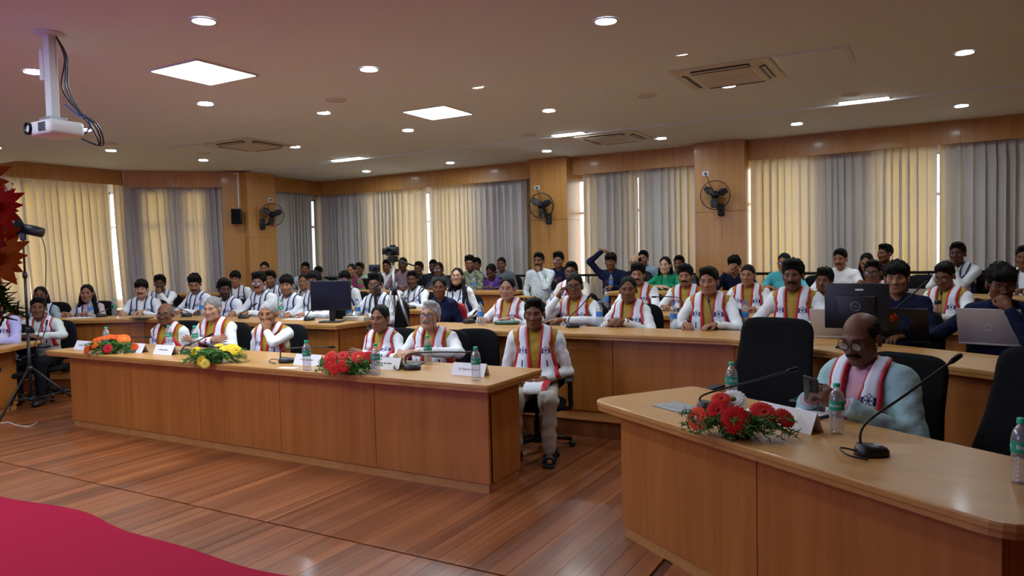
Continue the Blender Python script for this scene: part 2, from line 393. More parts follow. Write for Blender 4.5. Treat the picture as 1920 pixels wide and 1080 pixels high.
# ---- curtains
CUR = [0]
def curtain(a, b, z0, z1, label, pitch=0.125, amp=0.046, shear=0.0, gather=1.0, seed=0):
    """a pleated curtain hung between two XY points; the cloth may pull sideways at the hem by shear"""
    r = np.random.default_rng(seed + 5); a = np.array(a, float); b = np.array(b, float); ln = np.linalg.norm(b - a); d = (b - a) / ln; nr = np.array([d[1], -d[0]])
    n = max(24, int(ln / pitch * 12)); s = np.linspace(0, ln, n)
    ph = np.cumsum(1 + 0.55 * np.interp(s, np.linspace(0, ln, max(4, int(ln / 0.22))), r.uniform(-1, 1, max(4, int(ln / 0.22))))); ph = ph / ph[-1] * 2 * np.pi * round(ln / pitch)
    am = np.interp(s, np.linspace(0, ln, max(4, int(ln / 0.3))), r.uniform(0.55, 1.35, max(4, int(ln / 0.3))))
    zs = np.concatenate([[z1, z1 - 0.05, z1 - 0.12], np.linspace(z1 - 0.3, z0, 9)])
    P = np.zeros((len(zs), n, 3))
    for i, z in enumerate(zs):
        t = (z1 - z) / (z1 - z0)
        pin = 0.55 + 0.45 * min(1, (z1 - z) / 0.25)
        w_ = np.sin(ph + 0.35 * np.sin(2.3 * t + s * 3)) ; w_ = np.sign(w_) * np.abs(w_) ** 0.8
        off = amp * am * pin * w_ + 0.012 * np.sin(ph * 0.5 + t * 2) + 0.010 * np.sin(ph * 2.1 + 1.0) * pin
        sx = s + shear * t * (0.4 + 0.6 * t) + 0.034 * am * np.sin(ph + 1.35) * pin * np.minimum(1, np.minimum(s, ln - s) / 0.06)
        P[i, :, 0] = a[0] + d[0] * sx + nr[0] * off; P[i, :, 1] = a[1] + d[1] * sx + nr[1] * off; P[i, :, 2] = z
    o = MB().grid(P).build('curtain', 'curtain', None, True)
    return tag(o, label, 'curtain', 'pleated window curtains')
cy = 8.25
def cx(px): return float(at_y(px, 420, cy)[0])
cl = [(522, 549, 'narrow grey curtain beside the fan column in the left window corner'),
      (557, 602, 'gold curtain, narrow, third drape to the right of the left fan column'),
      (599, 801, 'wide curtain left of the bright gap in the middle window'),
      (811, 989, 'wide curtain between the bright gap and the middle fan column'),
      (1097, 1196, 'curtain just right of the middle fan column and its sunlit side'),
      (1200, 1304, 'curtain meeting the left edge of the column with the right fan'),
      (1409, 1518, 'gold curtain just right of the column with the right fan'),
      (1514, 1660, 'grey curtain in the right window between two gold stretches'),
      (1655, 1757, 'gold curtain left of the thin bright gap in the right window'),
      (1761, 1930, 'grey curtain at the far right edge of the back windows')]
for i, (a, b, lb) in enumerate(cl):
    curtain((cx(a), cy + (0.05 if i in (1, 7) else 0)), (cx(b), cy + (0.05 if i in (1, 7) else 0)), T2 + 0.005, 3.08, lb, seed=i)
curtain((cx(1930), cy), (6.85, cy), T2 + 0.005, 3.08, 'grey curtain beyond the frame in the right window corner', seed=20)
curtain((-6.82, 6.6), (-6.82, 7.95), T2 + 0.005, 3.1, 'grey curtain on the short return wall behind the left fan column', seed=21)
xl = -8.42
def cyl_(px): return float(at_x(px, 400, xl)[1])
curtain((xl, -1.0), (xl, cyl_(40) + 0.02), 0.005, 3.14, 'brownish curtain at the left edge of the hall behind the lamp stand', shear=0.12, seed=30)
curtain((xl, cyl_(38)), (xl, cyl_(204)), 0.005, 3.14, 'gold pleated curtain left of the tall bright window gap', shear=0.16, seed=31, pitch=0.145, amp=0.05)
def diag(px, off=0.13):
    a_ = np.array([-8.14, 4.45]); t_ = np.array([1.30, 1.34]) / np.hypot(1.30, 1.34); n_ = np.array([t_[1], -t_[0]]); d_ = pix_dir(px, 400)[:2]; q_ = a_ - n_ * off * 1.0
    k_ = ((q_ - CAM[:2]) @ n_) / (d_ @ n_); return tuple(CAM[:2] + d_ * k_)
curtain((-8.40, cyl_(213)), diag(317), 0.16, 3.12, 'curtain right of the tall bright window gap, pulled sideways at the hem', shear=0.14, seed=32)
curtain(diag(331), diag(424), 0.16, 3.10, 'grey curtain left of the black wall speaker', shear=0.05, seed=33)
# dark rail along the sill of the back windows
for (x0, x1, nm) in ((-6.6, -1.3, 'dark sill rail under the window left of the middle fan column'), (-0.52, 1.73, 'dark sill rail under the window between the two fan columns'), (2.56, 6.8, 'dark sill rail under the window right of the right fan column')):
    mb = MB().tube([(x0, 8.02, 1.225), (x1, 8.02, 1.225)], 0.022, 8)
    o = mb.build('sill_rail', 'dark_metal', None, True); tag(o, nm, 'rail', 'sill rails')
    k = x0 + 0.3
    while k < x1:
        MB().tube([(k, 8.02, T2), (k, 8.02, 1.21)], 0.014, 6).build('rail_post', 'dark_metal', o, True); k += 1.1
# ------------------------------------------------------------------ desks
def offset(pts, d):
    """shift a polyline towards its left-hand side (the sitters' side when it runs left to right)"""
    out = []; n = len(pts)
    for i in range(n):
        a = Vector(pts[max(i - 1, 0)]); b = Vector(pts[i]); c = Vector(pts[min(i + 1, n - 1)])
        t1 = (b - a).normalized() if i > 0 else (c - b).normalized(); t2 = (c - b).normalized() if i < n - 1 else t1
        n1 = Vector((-t1.y, t1.x)); n2 = Vector((-t2.y, t2.x)); m = (n1 + n2).normalized(); k = d / max(0.3, m.dot(n1))
        out.append(tuple(b + m * k))
    return out
def trim_line(pts, a, b):
    """shorten the polyline by a at its start and b at its end"""
    p = [Vector(q) for q in pts]
    p[0] = p[0] + (p[1] - p[0]).normalized() * a; p[-1] = p[-1] + (p[-2] - p[-1]).normalized() * b
    return [tuple(q) for q in p]
def fillet(poly, rad, n=6):
    out = []; m = len(poly)
    for i in range(m):
        a, b, c = Vector(poly[i - 1]), Vector(poly[i]), Vector(poly[(i + 1) % m]); r = rad[i] if isinstance(rad, (list, tuple)) else rad
        if r <= 0: out.append(tuple(b)); continue
        p = b + (a - b).normalized() * r; q = b + (c - b).normalized() * r
        for k in range(n + 1):
            t = k / n; out.append(tuple((1 - t) ** 2 * p + 2 * t * (1 - t) * b + t * t * q))
    return out
def desk(front, z, label, depth=0.62, top_depth=None, plen=1.15, over=(0.06, 0.06), rads=0.03, height=0.75, endp=0.45, name='conference_desk', counts=None, group=None):
    td = top_depth or depth
    e = empty(name, (0, 0, 0), 0, label, 'desk', group)
    back = offset(front, td)
    poly = list(front) + back[::-1]
    poly = fillet(poly, rads) if rads else poly
    MB().prism(poly, z + height - 0.032, z + height).build('worktop', 'top_wood', e, bevel=0.008, seg=3)
    MB().prism([(x, y) for x, y in fillet(trim_line(offset(front, 0.004), 0.004, 0.004) + trim_line(offset(front, td - 0.004), 0.004, 0.004)[::-1], rads) ], z + height - 0.05, z + height - 0.030).build('worktop_edge', 'edge_wood', e)
    ln = trim_line(offset(front, 0.08), over[0], over[1])
    for i in range(len(ln) - 1):
        a, b = Vector(ln[i]), Vector(ln[i + 1]); d = b - a; L_ = d.length; ang = math.atan2(d.y, d.x); nr = Vector((-d.y, d.x)).normalized()
        n = counts[i] if counts else max(1, round(L_ / plen))
        for k in range(n):
            c = a + d * (k + 0.5) / n + nr * 0.009
            MB().box((c.x, c.y, z + (0.065 + height - 0.05) / 2), (L_ / n - 0.004, 0.018, height - 0.05 - 0.065), ang).build('front_panel', 'desk_wood', e, bevel=0.002)
        c = (a + b) / 2 + nr * 0.02
        MB().box((c.x, c.y, z + 0.0325), (L_ - 0.03, 0.018, 0.065), ang).build('plinth', 'edge_wood', e)
        c = (a + b) / 2 + nr * 0.03
        MB().box((c.x, c.y, z + 0.35), (L_, 0.016, 0.6), ang).build('backing_board', 'desk_wood', e)
    for (p, q, s) in ((ln[0], ln[1], 1), (ln[-1], ln[-2], -1)):
        if endp <= 0: continue
        d = (Vector(q) - Vector(p)).normalized() * s; nr = Vector((-d.y, d.x)); c = Vector(p) + nr * (endp / 2 + 0.019) + d * s * 0.010; ang = math.atan2(nr.y, nr.x)
        MB().box((c.x, c.y, z + (0.065 + height - 0.05) / 2), (endp, 0.020, height - 0.05 - 0.065), ang).build('end_panel', 'desk_wood', e, bevel=0.002)
        c2 = c + d * s * 0.012
        MB().box((c2.x, c2.y, z + 0.0325), (endp - 0.02, 0.018, 0.065), ang).build('plinth', 'edge_wood', e)
    return e
desk([(-2.60, 0.0), (2.60, 0.0)], 0, 'long front desk with flower baskets and five wide front panels', depth=0.76, counts=[5], over=(0.28, 0.06), rads=0.03, endp=0.40, group=None)
def along(p, ang, s): return (p[0] + math.cos(R(ang)) * s, p[1] + math.sin(R(ang)) * s)
RD0 = (3.37, -0.16); RD1 = along(RD0, -34, 2.34)
desk([RD0, RD1], 0, 'front desk with rounded corners at the right, nearest the camera', depth=0.77, counts=[2], over=(0.20, 0.10), rads=[0.14, 0.14, 0.10, 0.05], endp=0.5)
LD1 = (-3.30, -0.05); LD0 = along(LD1, 180 + 34, 2.34)
desk([LD0, LD1], 0, 'front desk cut off by the left edge of the picture', depth=0.77, counts=[2], over=(0.10, 0.22), rads=0.05, endp=0.5)
A = bend(1.75, 3.72, 6.9)
desk([A[0], A[1], (-0.36, 1.75)], T1, 'second-row desk left of the aisle with the black monitor on its end', counts=[3, 3], depth=0.60)
desk([(0.55, 1.75), A[2], A[3]], T1, 'long second-row desk right of the aisle, bending towards the camera', counts=[3, 3], depth=0.60, over=(0.12, 0.06))
A = bend(3.75, 4.1, 7.2)
desk([A[0], A[1], (-0.52, 3.75)], T1, 'third-row desk left of the aisle behind the camera tripod', counts=[3, 3], depth=0.55)
desk([(1.35, 3.75), A[2], A[3]], T1, 'third-row desk right of the aisle behind the yellow-vested sitters', counts=[3, 3], depth=0.55)
A = bend(5.52, 4.5, 6.6, 33)
desk([A[0], A[1], (-0.42, 5.52)], T2, 'back-row desk left of the middle fan column', counts=[2, 4], depth=0.52)
desk([(1.12, 5.52), A[2], A[3]], T2, 'back-row desk right of the middle fan column', counts=[4, 2], depth=0.52)
# ------------------------------------------------------------------ chairs
def superell(w, h, n, p=3.2):
    out = []
    for i in range(n):
        a = 2 * math.pi * i / n; c, s = math.cos(a), math.sin(a)
        out.append((math.copysign(abs(c) ** (2 / p), c) * w / 2, math.copysign(abs(s) ** (2 / p), s) * h / 2))
    return out
def shell(outline, zc, depth_fn, th, rings=(1.0, 0.9, 0.6, 0.25)):
    """a padded curved panel in the XZ plane; depth_fn(x,z) gives the y of its mid-surface"""
    n = len(outline); v = []; f = []
    for side in (-1, 1):
        for r in rings:
            e = th / 2 * (0.35 if r == 1.0 else 0.85 if r > 0.8 else 1.0)
            for (x, z) in outline: v.append((x * r, depth_fn(x * r, z * r) + side * e, zc + z * r))
        v.append((0, depth_fn(0, 0) + side * th / 2, zc))
    m = len(rings) * n + 1
    for s in (0, 1):
        b = s * m
        for k in range(len(rings) - 1):
            for i in range(n):
                q = (b + k * n + i, b + k * n + (i + 1) % n, b + (k + 1) * n + (i + 1) % n, b + (k + 1) * n + i)
                f.append(q if s == 0 else q[::-1])
        for i in range(n):
            q = (b + (len(rings) - 1) * n + i, b + (len(rings) - 1) * n + (i + 1) % n, b + m - 1); f.append(q if s == 0 else q[::-1])
    for i in range(n): f.append((i, m + i, m + (i + 1) % n, (i + 1) % n))
    return v, f
plain('mesh_black', '0b0c0f', 0.85, spec=0.2)
def _rib():
    m = M['mesh_black']; nt = m.node_tree; b = nt.nodes['Principled BSDF']
    tc = N(nt, 'ShaderNodeTexCoord'); wv = N(nt, 'ShaderNodeTexWave'); wv.bands_direction = 'Z'; wv.inputs['Scale'].default_value = 28
    bp = N(nt, 'ShaderNodeBump'); bp.inputs['Strength'].default_value = 0.3; bp.inputs['Distance'].default_value = 0.002
    L(nt, tc.outputs['Object'], wv.inputs['Vector']); L(nt, wv.outputs['Fac'], bp.inputs['Height']); L(nt, bp.outputs['Normal'], b.inputs['Normal'])
_rib()
def make_chair(high=False):
    e = empty('office_chair')
    if high:
        ol = []
        for i in range(36):
            a = 2 * math.pi * i / 36; c, s = math.cos(a), math.sin(a); p = 5.0
            x = math.copysign(abs(c) ** (2 / p), c) * 0.255; z = math.copysign(abs(s) ** (2 / p), s) * 0.32
            x *= 1 - 0.10 * math.sin((z + 0.10) * 7.0)
            ol.append((x, z))
        v, f = shell(ol, 0.80, lambda x, z: 0.24 + 0.05 * math.sin(z * 5) + 0.05 * (z + 0.3) - 0.35 * x * x, 0.03)
        mk('backrest', v, f, 'mesh_black', e, True)
    else:
        v, f = shell(superell(0.49, 0.54, 32, 3.6), 0.76, lambda x, z: 0.25 + 0.04 * z - 0.5 * x * x + 0.12 * z * z, 0.04)
        mk('backrest', v, f, 'black_fabric', e, True)
    v, f = shell(superell(0.48, 0.46, 28, 4.0), 0.0, lambda x, z: -0.10 * x * x, 0.075)
    v = [(x, z - 0.02, 0.415 - y * 1.0) for x, y, z in v]
    mk('seat', v, f, 'black_fabric', e, True)
    MB().tube(smooth_path([(0, 0.10, 0.36), (0, 0.24, 0.37), (0, 0.305, 0.46), (0, 0.30, 0.62)]), 0.022, 8).build('back_bracket', 'black_plastic', e, True)
    for s in (-1, 1):
        a = MB().box((s * 0.275, -0.03, 0.645), (0.065, 0.25, 0.028)).build('armrest', 'black_plastic', e, True, bevel=0.012)
        MB().tube(smooth_path([(s * 0.16, 0.0, 0.37), (s * 0.27, 0.0, 0.38), (s * 0.278, 0.0, 0.46), (s * 0.275, -0.01, 0.635)]), [0.02] * 13, 8).build('armrest_post', 'black_plastic', a, True)
    MB().lathe([(0.027, 0.09), (0.027, 0.26), (0.018, 0.26), (0.018, 0.37)], 12).build('gas_column', 'black_plastic', e, True)
    mb = MB().lathe([(0.04, 0.065), (0.05, 0.09), (0.035, 0.125)], 12)
    for k in range(5):
        a = k * 2 * math.pi / 5 + 0.3; c, s = math.cos(a), math.sin(a)
        mb.tube([(0.03 * c, 0.03 * s, 0.10), (0.17 * c, 0.17 * s, 0.10), (0.29 * c, 0.29 * s, 0.075)], [0.028, 0.025, 0.02], 8)
    mb.build('star_base', 'black_plastic', e, True)
    for k in range(5):
        a = k * 2 * math.pi / 5 + 0.3; c, s = math.cos(a), math.sin(a); m = Matrix.Rotation(a, 3, 'Z') @ Matrix.Rotation(R(90), 3, 'X')
        MB().lathe([(0.012, -0.026), (0.027, -0.022), (0.028, -0.004), (0.02, -0.002), (0.02, 0.002), (0.028, 0.004), (0.027, 0.022), (0.012, 0.026)], 14, (0.29 * c, 0.29 * s, 0.028), m).build('castor', 'black_plastic', e, True)
    return e
CH = {False: make_chair(False), True: make_chair(True)}
CHU = {False: False, True: False}
def put_chair(loc, rz, label, high=False, group='black office chairs', full=True):
    if not CHU[high]: o = CH[high]; CHU[high] = True
    else: o = copy_tree(CH[high])
    o.location = loc; o.rotation_euler = (0, 0, rz)
    tag(o, label, 'chair', group)
    if not full:
        for ch in list(o.children):
            if ch.name.split('.')[0] in ('castor',): bpy.data.objects.remove(ch)
    return o
# ------------------------------------------------------------------ implicit surfaces for bodies, clothes and hair
F32 = np.float32
def sd_cap(P, a, b, ra, rb):
    a = np.asarray(a, F32); b = np.asarray(b, F32); ba = b - a; pa = P - a
    t = np.clip(pa @ ba / max(1e-9, float(ba @ ba)), 0, 1)
    return np.sqrt(np.maximum(((pa - t[:, None] * ba) ** 2).sum(1), 1e-12)) - (ra + (rb - ra) * t)
def sd_ell(P, c, r, rot=None):
    q = P - np.asarray(c, F32)
    if rot is not None: q = q @ rot
    r = np.asarray(r, F32); k0 = np.sqrt(((q / r) ** 2).sum(1)); k1 = np.sqrt(((q / (r * r)) ** 2).sum(1))
    return k0 * (k0 - 1) / np.maximum(k1, 1e-6)
def smin(a, b, k):
    h = np.maximum(k - np.abs(a - b), 0) / k; return np.minimum(a, b) - h * h * k * 0.25
def smax(a, b, k): return -smin(-a, -b, k)
def surf_nets(xs, ys, zs, Fv):
    """surface nets on a rectilinear grid; returns vertices and quads"""
    nx, ny, nz = len(xs), len(ys), len(zs); S = Fv < 0
    c = S[:-1, :-1, :-1].astype(np.int8)
    tot = np.zeros((nx - 1, ny - 1, nz - 1), np.int8)
    for i in (0, 1):
        for j in (0, 1):
            for k in (0, 1): tot += S[i:nx - 1 + i, j:ny - 1 + j, k:nz - 1 + k]
    act = (tot > 0) & (tot < 8); I, J, K = np.nonzero(act); n = len(I)
    if n == 0: return np.zeros((0, 3)), np.zeros((0, 4), int)
    idx = -np.ones(act.shape, np.int64); idx[I, J, K] = np.arange(n)
    cor = [(i, j, k) for i in (0, 1) for j in (0, 1) for k in (0, 1)]
    val = {q: Fv[I + q[0], J + q[1], K + q[2]] for q in cor}
    acc = np.zeros((n, 3)); cnt = np.zeros(n)
    for q in cor:
        for ax in range(3):
            if q[ax] == 1: continue
            r = list(q); r[ax] = 1; r = tuple(r); a, b = val[q], val[r]; m = (a < 0) != (b < 0)
            t = np.where(m, a / np.where(m, a - b, 1), 0)
            p = np.empty((n, 3)); p[:] = q; p[:, ax] = t
            acc += np.where(m[:, None], p, 0); cnt += m
    fr = acc / cnt[:, None]
    V = np.stack([xs[I] + fr[:, 0] * (xs[I + 1] - xs[I]), ys[J] + fr[:, 1] * (ys[J + 1] - ys[J]), zs[K] + fr[:, 2] * (zs[K + 1] - zs[K])], 1)
    Q = []
    def quads(A, B, off, flip):
        m = A != B; i, j, k = np.nonzero(m); s = A[m]
        o1, o2 = off
        c00 = idx[i + o1[0] * 0, j, k] if False else None
        return i, j, k, s
    # x edges
    m = S[:-1, 1:-1, 1:-1] != S[1:, 1:-1, 1:-1]; i, j, k = np.nonzero(m); s = S[:-1, 1:-1, 1:-1][m]
    q = np.stack([idx[i, j, k], idx[i, j + 1, k], idx[i, j + 1, k + 1], idx[i, j, k + 1]], 1); q[~s] = q[~s][:, ::-1]; Q.append(q)
    m = S[1:-1, :-1, 1:-1] != S[1:-1, 1:, 1:-1]; i, j, k = np.nonzero(m); s = S[1:-1, :-1, 1:-1][m]
    q = np.stack([idx[i, j, k], idx[i, j, k + 1], idx[i + 1, j, k + 1], idx[i + 1, j, k]], 1); q[~s] = q[~s][:, ::-1]; Q.append(q)
    m = S[1:-1, 1:-1, :-1] != S[1:-1, 1:-1, 1:]; i, j, k = np.nonzero(m); s = S[1:-1, 1:-1, :-1][m]
    q = np.stack([idx[i, j, k], idx[i + 1, j, k], idx[i + 1, j + 1, k], idx[i, j + 1, k]], 1); q[~s] = q[~s][:, ::-1]; Q.append(q)
    Q = np.concatenate(Q); Q = Q[(Q >= 0).all(1)]
    return V, Q
def mesh_np(name, V, Q, mat, col=None, parent=None, color=None):
    me = bpy.data.meshes.new(name); nv, nq = len(V), len(Q)
    me.vertices.add(nv); me.vertices.foreach_set('co', np.ascontiguousarray(V, F32).ravel())
    me.loops.add(nq * 4); me.loops.foreach_set('vertex_index', np.ascontiguousarray(Q, np.int32).ravel())
    me.polygons.add(nq); me.polygons.foreach_set('loop_start', np.arange(nq, dtype=np.int32) * 4)
    try: me.polygons.foreach_set('loop_total', np.full(nq, 4, np.int32))
    except Exception: pass
    me.polygons.foreach_set('use_smooth', np.ones(nq, bool)); me.update(calc_edges=True)
    if col is not None:
        at = me.color_attributes.new('col', 'FLOAT_COLOR', 'POINT'); at.data.foreach_set('color', np.concatenate([col, np.ones((nv, 1))], 1).astype(F32).ravel())
    me.materials.append(M[mat]); o = bpy.data.objects.new(name, me); link(o, parent)
    if color is not None: o.color = lin(color)
    return o
def lines(lo, hi, h, fine=None):
    """grid lines from lo to hi with spacing h, and spacing f[2] between f[0] and f[1]"""
    if fine is None: return np.arange(lo, hi + h, h)
    a, b, f = fine; a = max(a, lo); b = min(b, hi)
    return np.concatenate([np.arange(lo, a - h * 0.5, h), np.arange(a, b, f), np.arange(b, hi + h, h)])
def field(fn, xs, ys, zs):
    X, Y_, Z_ = np.meshgrid(xs, ys, zs, indexing='ij'); P = np.stack([X.ravel(), Y_.ravel(), Z_.ravel()], 1).astype(F32)
    return fn(P).reshape(X.shape)
def rotm(yaw=0, pitch=0, roll=0):
    m = Matrix.Rotation(yaw, 3, 'Z') @ Matrix.Rotation(pitch, 3, 'X') @ Matrix.Rotation(roll, 3, 'Y')
    return np.array(m, F32)
# ---- head, in its own frame: x across, -y to the front, z up, origin between the ears at eye level
def sd_head(q, fem=0.0, wide=1.0, jaw=1.0):
    q = q / np.array([wide, 1, 1], F32); ax = np.abs(q[:, 0]); m = np.stack([ax, q[:, 1], q[:, 2]], 1)
    d = sd_ell(q, (0, 0.018, 0.040), (0.074, 0.096, 0.086))
    d = smin(d, sd_ell(q, (0, -0.030, -0.040), (0.058 * jaw, 0.062, 0.074)), 0.05)
    d = smin(d, sd_ell(q, (0, -0.062, -0.096), (0.030 * jaw, 0.026, 0.020)), 0.035)
    d = smin(d, sd_ell(m, (0.047 * jaw, -0.010, -0.068), (0.016, 0.040, 0.030)), 0.03)
    d = smin(d, sd_ell(m, (0.043, -0.058, -0.018), (0.022, 0.026, 0.022)), 0.025)
    d = smin(d, sd_cap(m, (0.008, -0.083, 0.026), (0.046, -0.066, 0.026), 0.010, 0.008), 0.018)
    d = smax(d, -sd_ell(m, (0.031, -0.092, 0.004), (0.019, 0.017, 0.012)), 0.014)
    d = smin(d, sd_ell(m, (0.031, -0.068, 0.004), (0.0145, 0.0145, 0.0130)), 0.004)
    d = smin(d, sd_cap(q, (0, -0.083, 0.016), (0, -0.103, -0.030), 0.0075, 0.0125 - 0.002 * fem), 0.016)
    d = smin(d, sd_ell(m, (0.013, -0.094, -0.034), (0.010, 0.012, 0.008)), 0.008)
    d = smin(d, sd_ell(q, (0, -0.086, -0.060), (0.024, 0.012, 0.006)), 0.008)
    d = smin(d, sd_ell(q, (0, -0.083, -0.071), (0.020, 0.012, 0.006)), 0.007)
    d = smin(d, sd_ell(m, (0.080, 0.016, -0.008), (0.010, 0.020, 0.033)), 0.008)
    return d
def head_col(q, style):
    """colour factor over the head: brows, eyes, lips, stubble or beard are colours of the face itself"""
    n = len(q); c = np.ones((n, 3)); ax = np.abs(q[:, 0]); x, y, z = q.T
    front = y < -0.03
    def mixc(mask, col, a=1.0):
        a = (mask * a)[:, None]; c[:] = c * (1 - a) + np.array(col) * a
    sm = lambda v, w: np.clip(v / w + 0.5, 0, 1)
    lip = sm(0.009 - np.abs(z + 0.065), 0.006) * sm(0.025 - ax, 0.008) * (y < -0.082)
    mixc(lip, style.get('lip', (0.85, 0.55, 0.52)), 0.8)
    mixc(sm(0.0022 - np.abs(z + 0.0655), 0.003) * sm(0.024 - ax, 0.006) * (y < -0.078), (0.30, 0.18, 0.18), 0.8)
    brow = sm(0.0066 - np.abs(z - 0.027 - 0.05 * (0.03 - np.abs(ax - 0.03)) ), 0.006) * sm(0.020 - np.abs(ax - 0.032), 0.008) * front * (y < -0.055)
    mixc(brow, style.get('browc', (0.12, 0.1, 0.1)), 0.85)
    r = np.sqrt((ax - 0.031) ** 2 + (z - 0.004) ** 2 * 1.6)
    eye = sm(0.0155 - r, 0.006) * front * (y < -0.066)
    mixc(eye, (0.20, 0.17, 0.17), 0.8)
    ew = sm(0.0115 - np.sqrt((ax - 0.031) ** 2 + ((z - 0.004) * 2.2) ** 2), 0.004) * front
    if not style.get('closed'):
        mixc(ew, (1.5, 1.5, 1.55), 0.85)
        ir = sm(0.0060 - np.sqrt((q[:, 0] - np.sign(q[:, 0]) * 0.031 - style.get('gaze', 0.0)) ** 2 + (z - 0.004) ** 2), 0.004) * front * (ew > 0.2)
        mixc(ir, (0.06, 0.05, 0.05), 0.97)
    b = style.get('beard', 0)
    if b:
        jawm = sm(-0.030 - z - 0.25 * np.maximum(0, -0.02 - y) + 0.06 * np.maximum(0, ax - 0.03), 0.02) * sm(0.03 - y, 0.03) * sm(z + 0.17, 0.02)
        mou = sm(0.007 - np.abs(z + 0.050), 0.006) * sm(0.034 - ax, 0.01) * (y < -0.07)
        m_ = np.maximum(jawm, mou) * (1 - lip); mixc(m_, style.get('beardc', (0.14, 0.12, 0.12)), b)
    if style.get('bindi'):
        mixc((np.sqrt(x ** 2 + (z - 0.040) ** 2) < 0.0055) * front, (0.5, 0.05, 0.08), 1.0)
    return c
# ---- hair templates, in the head frame
_HY = [-0.13, -0.075, -0.045, -0.015, 0.012, 0.05, 0.10, 0.15]
HL = lambda y, front: np.interp(y, _HY, [1, 1, 1, 0, 0, 0, 0, 0]) * front + np.interp(y, _HY, [0, 0, -0.035, -0.008, -0.004, -0.045, -0.075, -0.075])
def hair_fn(kind):
    def fn(q):
        x, y, z = q.T; ax = np.abs(x); nz = 0.0035 * np.sin(90 * x + 30 * z) * np.sin(70 * y + 20 * x) + 0.002 * np.sin(190 * x) * np.sin(160 * y + 90 * z)
        m = np.stack([ax, y, z], 1)
        if kind == 'short':
            d = sd_ell(q, (0, 0.022, 0.047), (0.083, 0.104, 0.094)) + nz; d = smin(d, sd_ell(q, (0.01, -0.045, 0.112), (0.062, 0.055, 0.030)), 0.02) + nz * 0.5; d = smax(d, HL(y, 0.072) - z + nz, 0.006)
        elif kind == 'buzz':
            d = sd_ell(q, (0, 0.020, 0.042), (0.0785, 0.100, 0.0905)) + nz * 0.3; d = smax(d, HL(y, 0.070) - z, 0.004)
        elif kind == 'fringe':
            d = sd_ell(q, (0, 0.018, 0.052), (0.088, 0.112, 0.098)) + nz * 1.6; d = smin(d, sd_ell(q, (0, -0.070, 0.078), (0.066, 0.040, 0.040)), 0.02) + nz; d = smax(d, HL(y, 0.040) - z + 0.012 * np.sin(70 * x), 0.006)
        elif kind == 'big':
            d = sd_ell(q, (0, 0.020, 0.054), (0.089, 0.111, 0.101)) + nz * 2.0; d = smin(d, sd_ell(q, (-0.01, -0.048, 0.118), (0.068, 0.058, 0.034)), 0.02) + nz; d = smax(d, HL(y, 0.066) - z + 0.004 * np.sin(90 * x), 0.006)
        elif kind == 'parted':
            d = sd_ell(q, (0, 0.022, 0.049), (0.086, 0.107, 0.096)) + nz; d = smin(d, sd_ell(q, (-0.020, -0.050, 0.108), (0.058, 0.050, 0.034)), 0.02) + nz * 0.6; d = smax(d, HL(y, 0.076 - 0.25 * x.clip(-0.05, 0.05)) - z + nz, 0.006)
        elif kind == 'bald':
            d = sd_ell(q, (0, 0.024, 0.036), (0.0805, 0.099, 0.088)) + nz * 0.6; d = smax(d, HL(y, 0.10) - z, 0.004); d = smax(d, 0.055 - np.sqrt((ax * 0.95) ** 2 + ((y - 0.0) * 0.72) ** 2) + (z < 0.03) * 0 , 0.008); d = smax(d, z - 0.082 - 0.35 * np.maximum(0, y - 0.02), 0.01); d = smax(d, -0.036 - y, 0.005)
        elif kind == 'receding':
            d = sd_ell(q, (0, 0.024, 0.045), (0.0825, 0.102, 0.092)) + nz; d = smax(d, HL(y + 0.022, 0.105 - 0.2 * np.abs(ax - 0.045)) - z + nz, 0.006)
        elif kind in ('tied', 'bun', 'long', 'longfront'):
            d = sd_ell(q, (0, 0.020, 0.045), (0.0815, 0.103, 0.092)) + nz * 0.5 + 0.006 * np.exp(-(x / 0.006) ** 2) * (z > 0.06) + 0.0022 * np.sin(ax * 260 + y * 30)
            d = smax(d, HL(y, 0.094 - 0.55 * ax) - z, 0.006); d = smax(d, -sd_ell(q, (0, -0.10, -0.005), (0.064, 0.078, 0.108)), 0.01)
            if kind == 'tied':
                d = smin(d, sd_cap(q, (0, 0.115, 0.02), (0, 0.14, -0.06), 0.03, 0.034), 0.03); d = smin(d, sd_cap(q, (0, 0.14, -0.06), (0.0, 0.15, -0.30), 0.034, 0.018) + nz, 0.03)
            elif kind == 'bun': d = smin(d, sd_ell(q, (0, 0.125, 0.0), (0.042, 0.036, 0.04)) + nz, 0.02)
            else:
                d = smin(d, sd_ell(q, (0, 0.06, -0.08), (0.088, 0.055, 0.16)) + nz * 1.2, 0.03)
                d = smin(d, sd_cap(m, (0.078, 0.03, 0.0), (0.098, 0.015, -0.17), 0.020, 0.026) + nz, 0.02)
                d = smin(d, sd_ell(q, (0, 0.105, -0.22), (0.105, 0.045, 0.20)) + nz * 1.3, 0.04)
                if kind == 'longfront': d = smin(d, sd_cap(q, (0.085, 0.0, -0.06), (0.125, -0.085, -0.24), 0.028, 0.030) + nz, 0.02); d = smin(d, sd_cap(q, (0.125, -0.085, -0.24), (0.120, -0.150, -0.40), 0.030, 0.016) + nz, 0.02)
        return d
    return fn
HAIR = {}
def hair_mesh(kind):
    if kind not in HAIR:
        lo = -0.46 if kind.startswith('long') else -0.36 if kind == 'tied' else -0.12; h = 0.0058 if lo > -0.2 else 0.0075
        xs, ys, zs = lines(-0.165, 0.165, h), lines(-0.20 if kind == 'longfront' else -0.135, 0.20, h), lines(lo, 0.19, h)
        V, Q = surf_nets(xs, ys, zs, field(hair_fn(kind), xs, ys, zs)); HAIR[kind] = (V, Q, None)
    return HAIR[kind]
HAIRO = {}
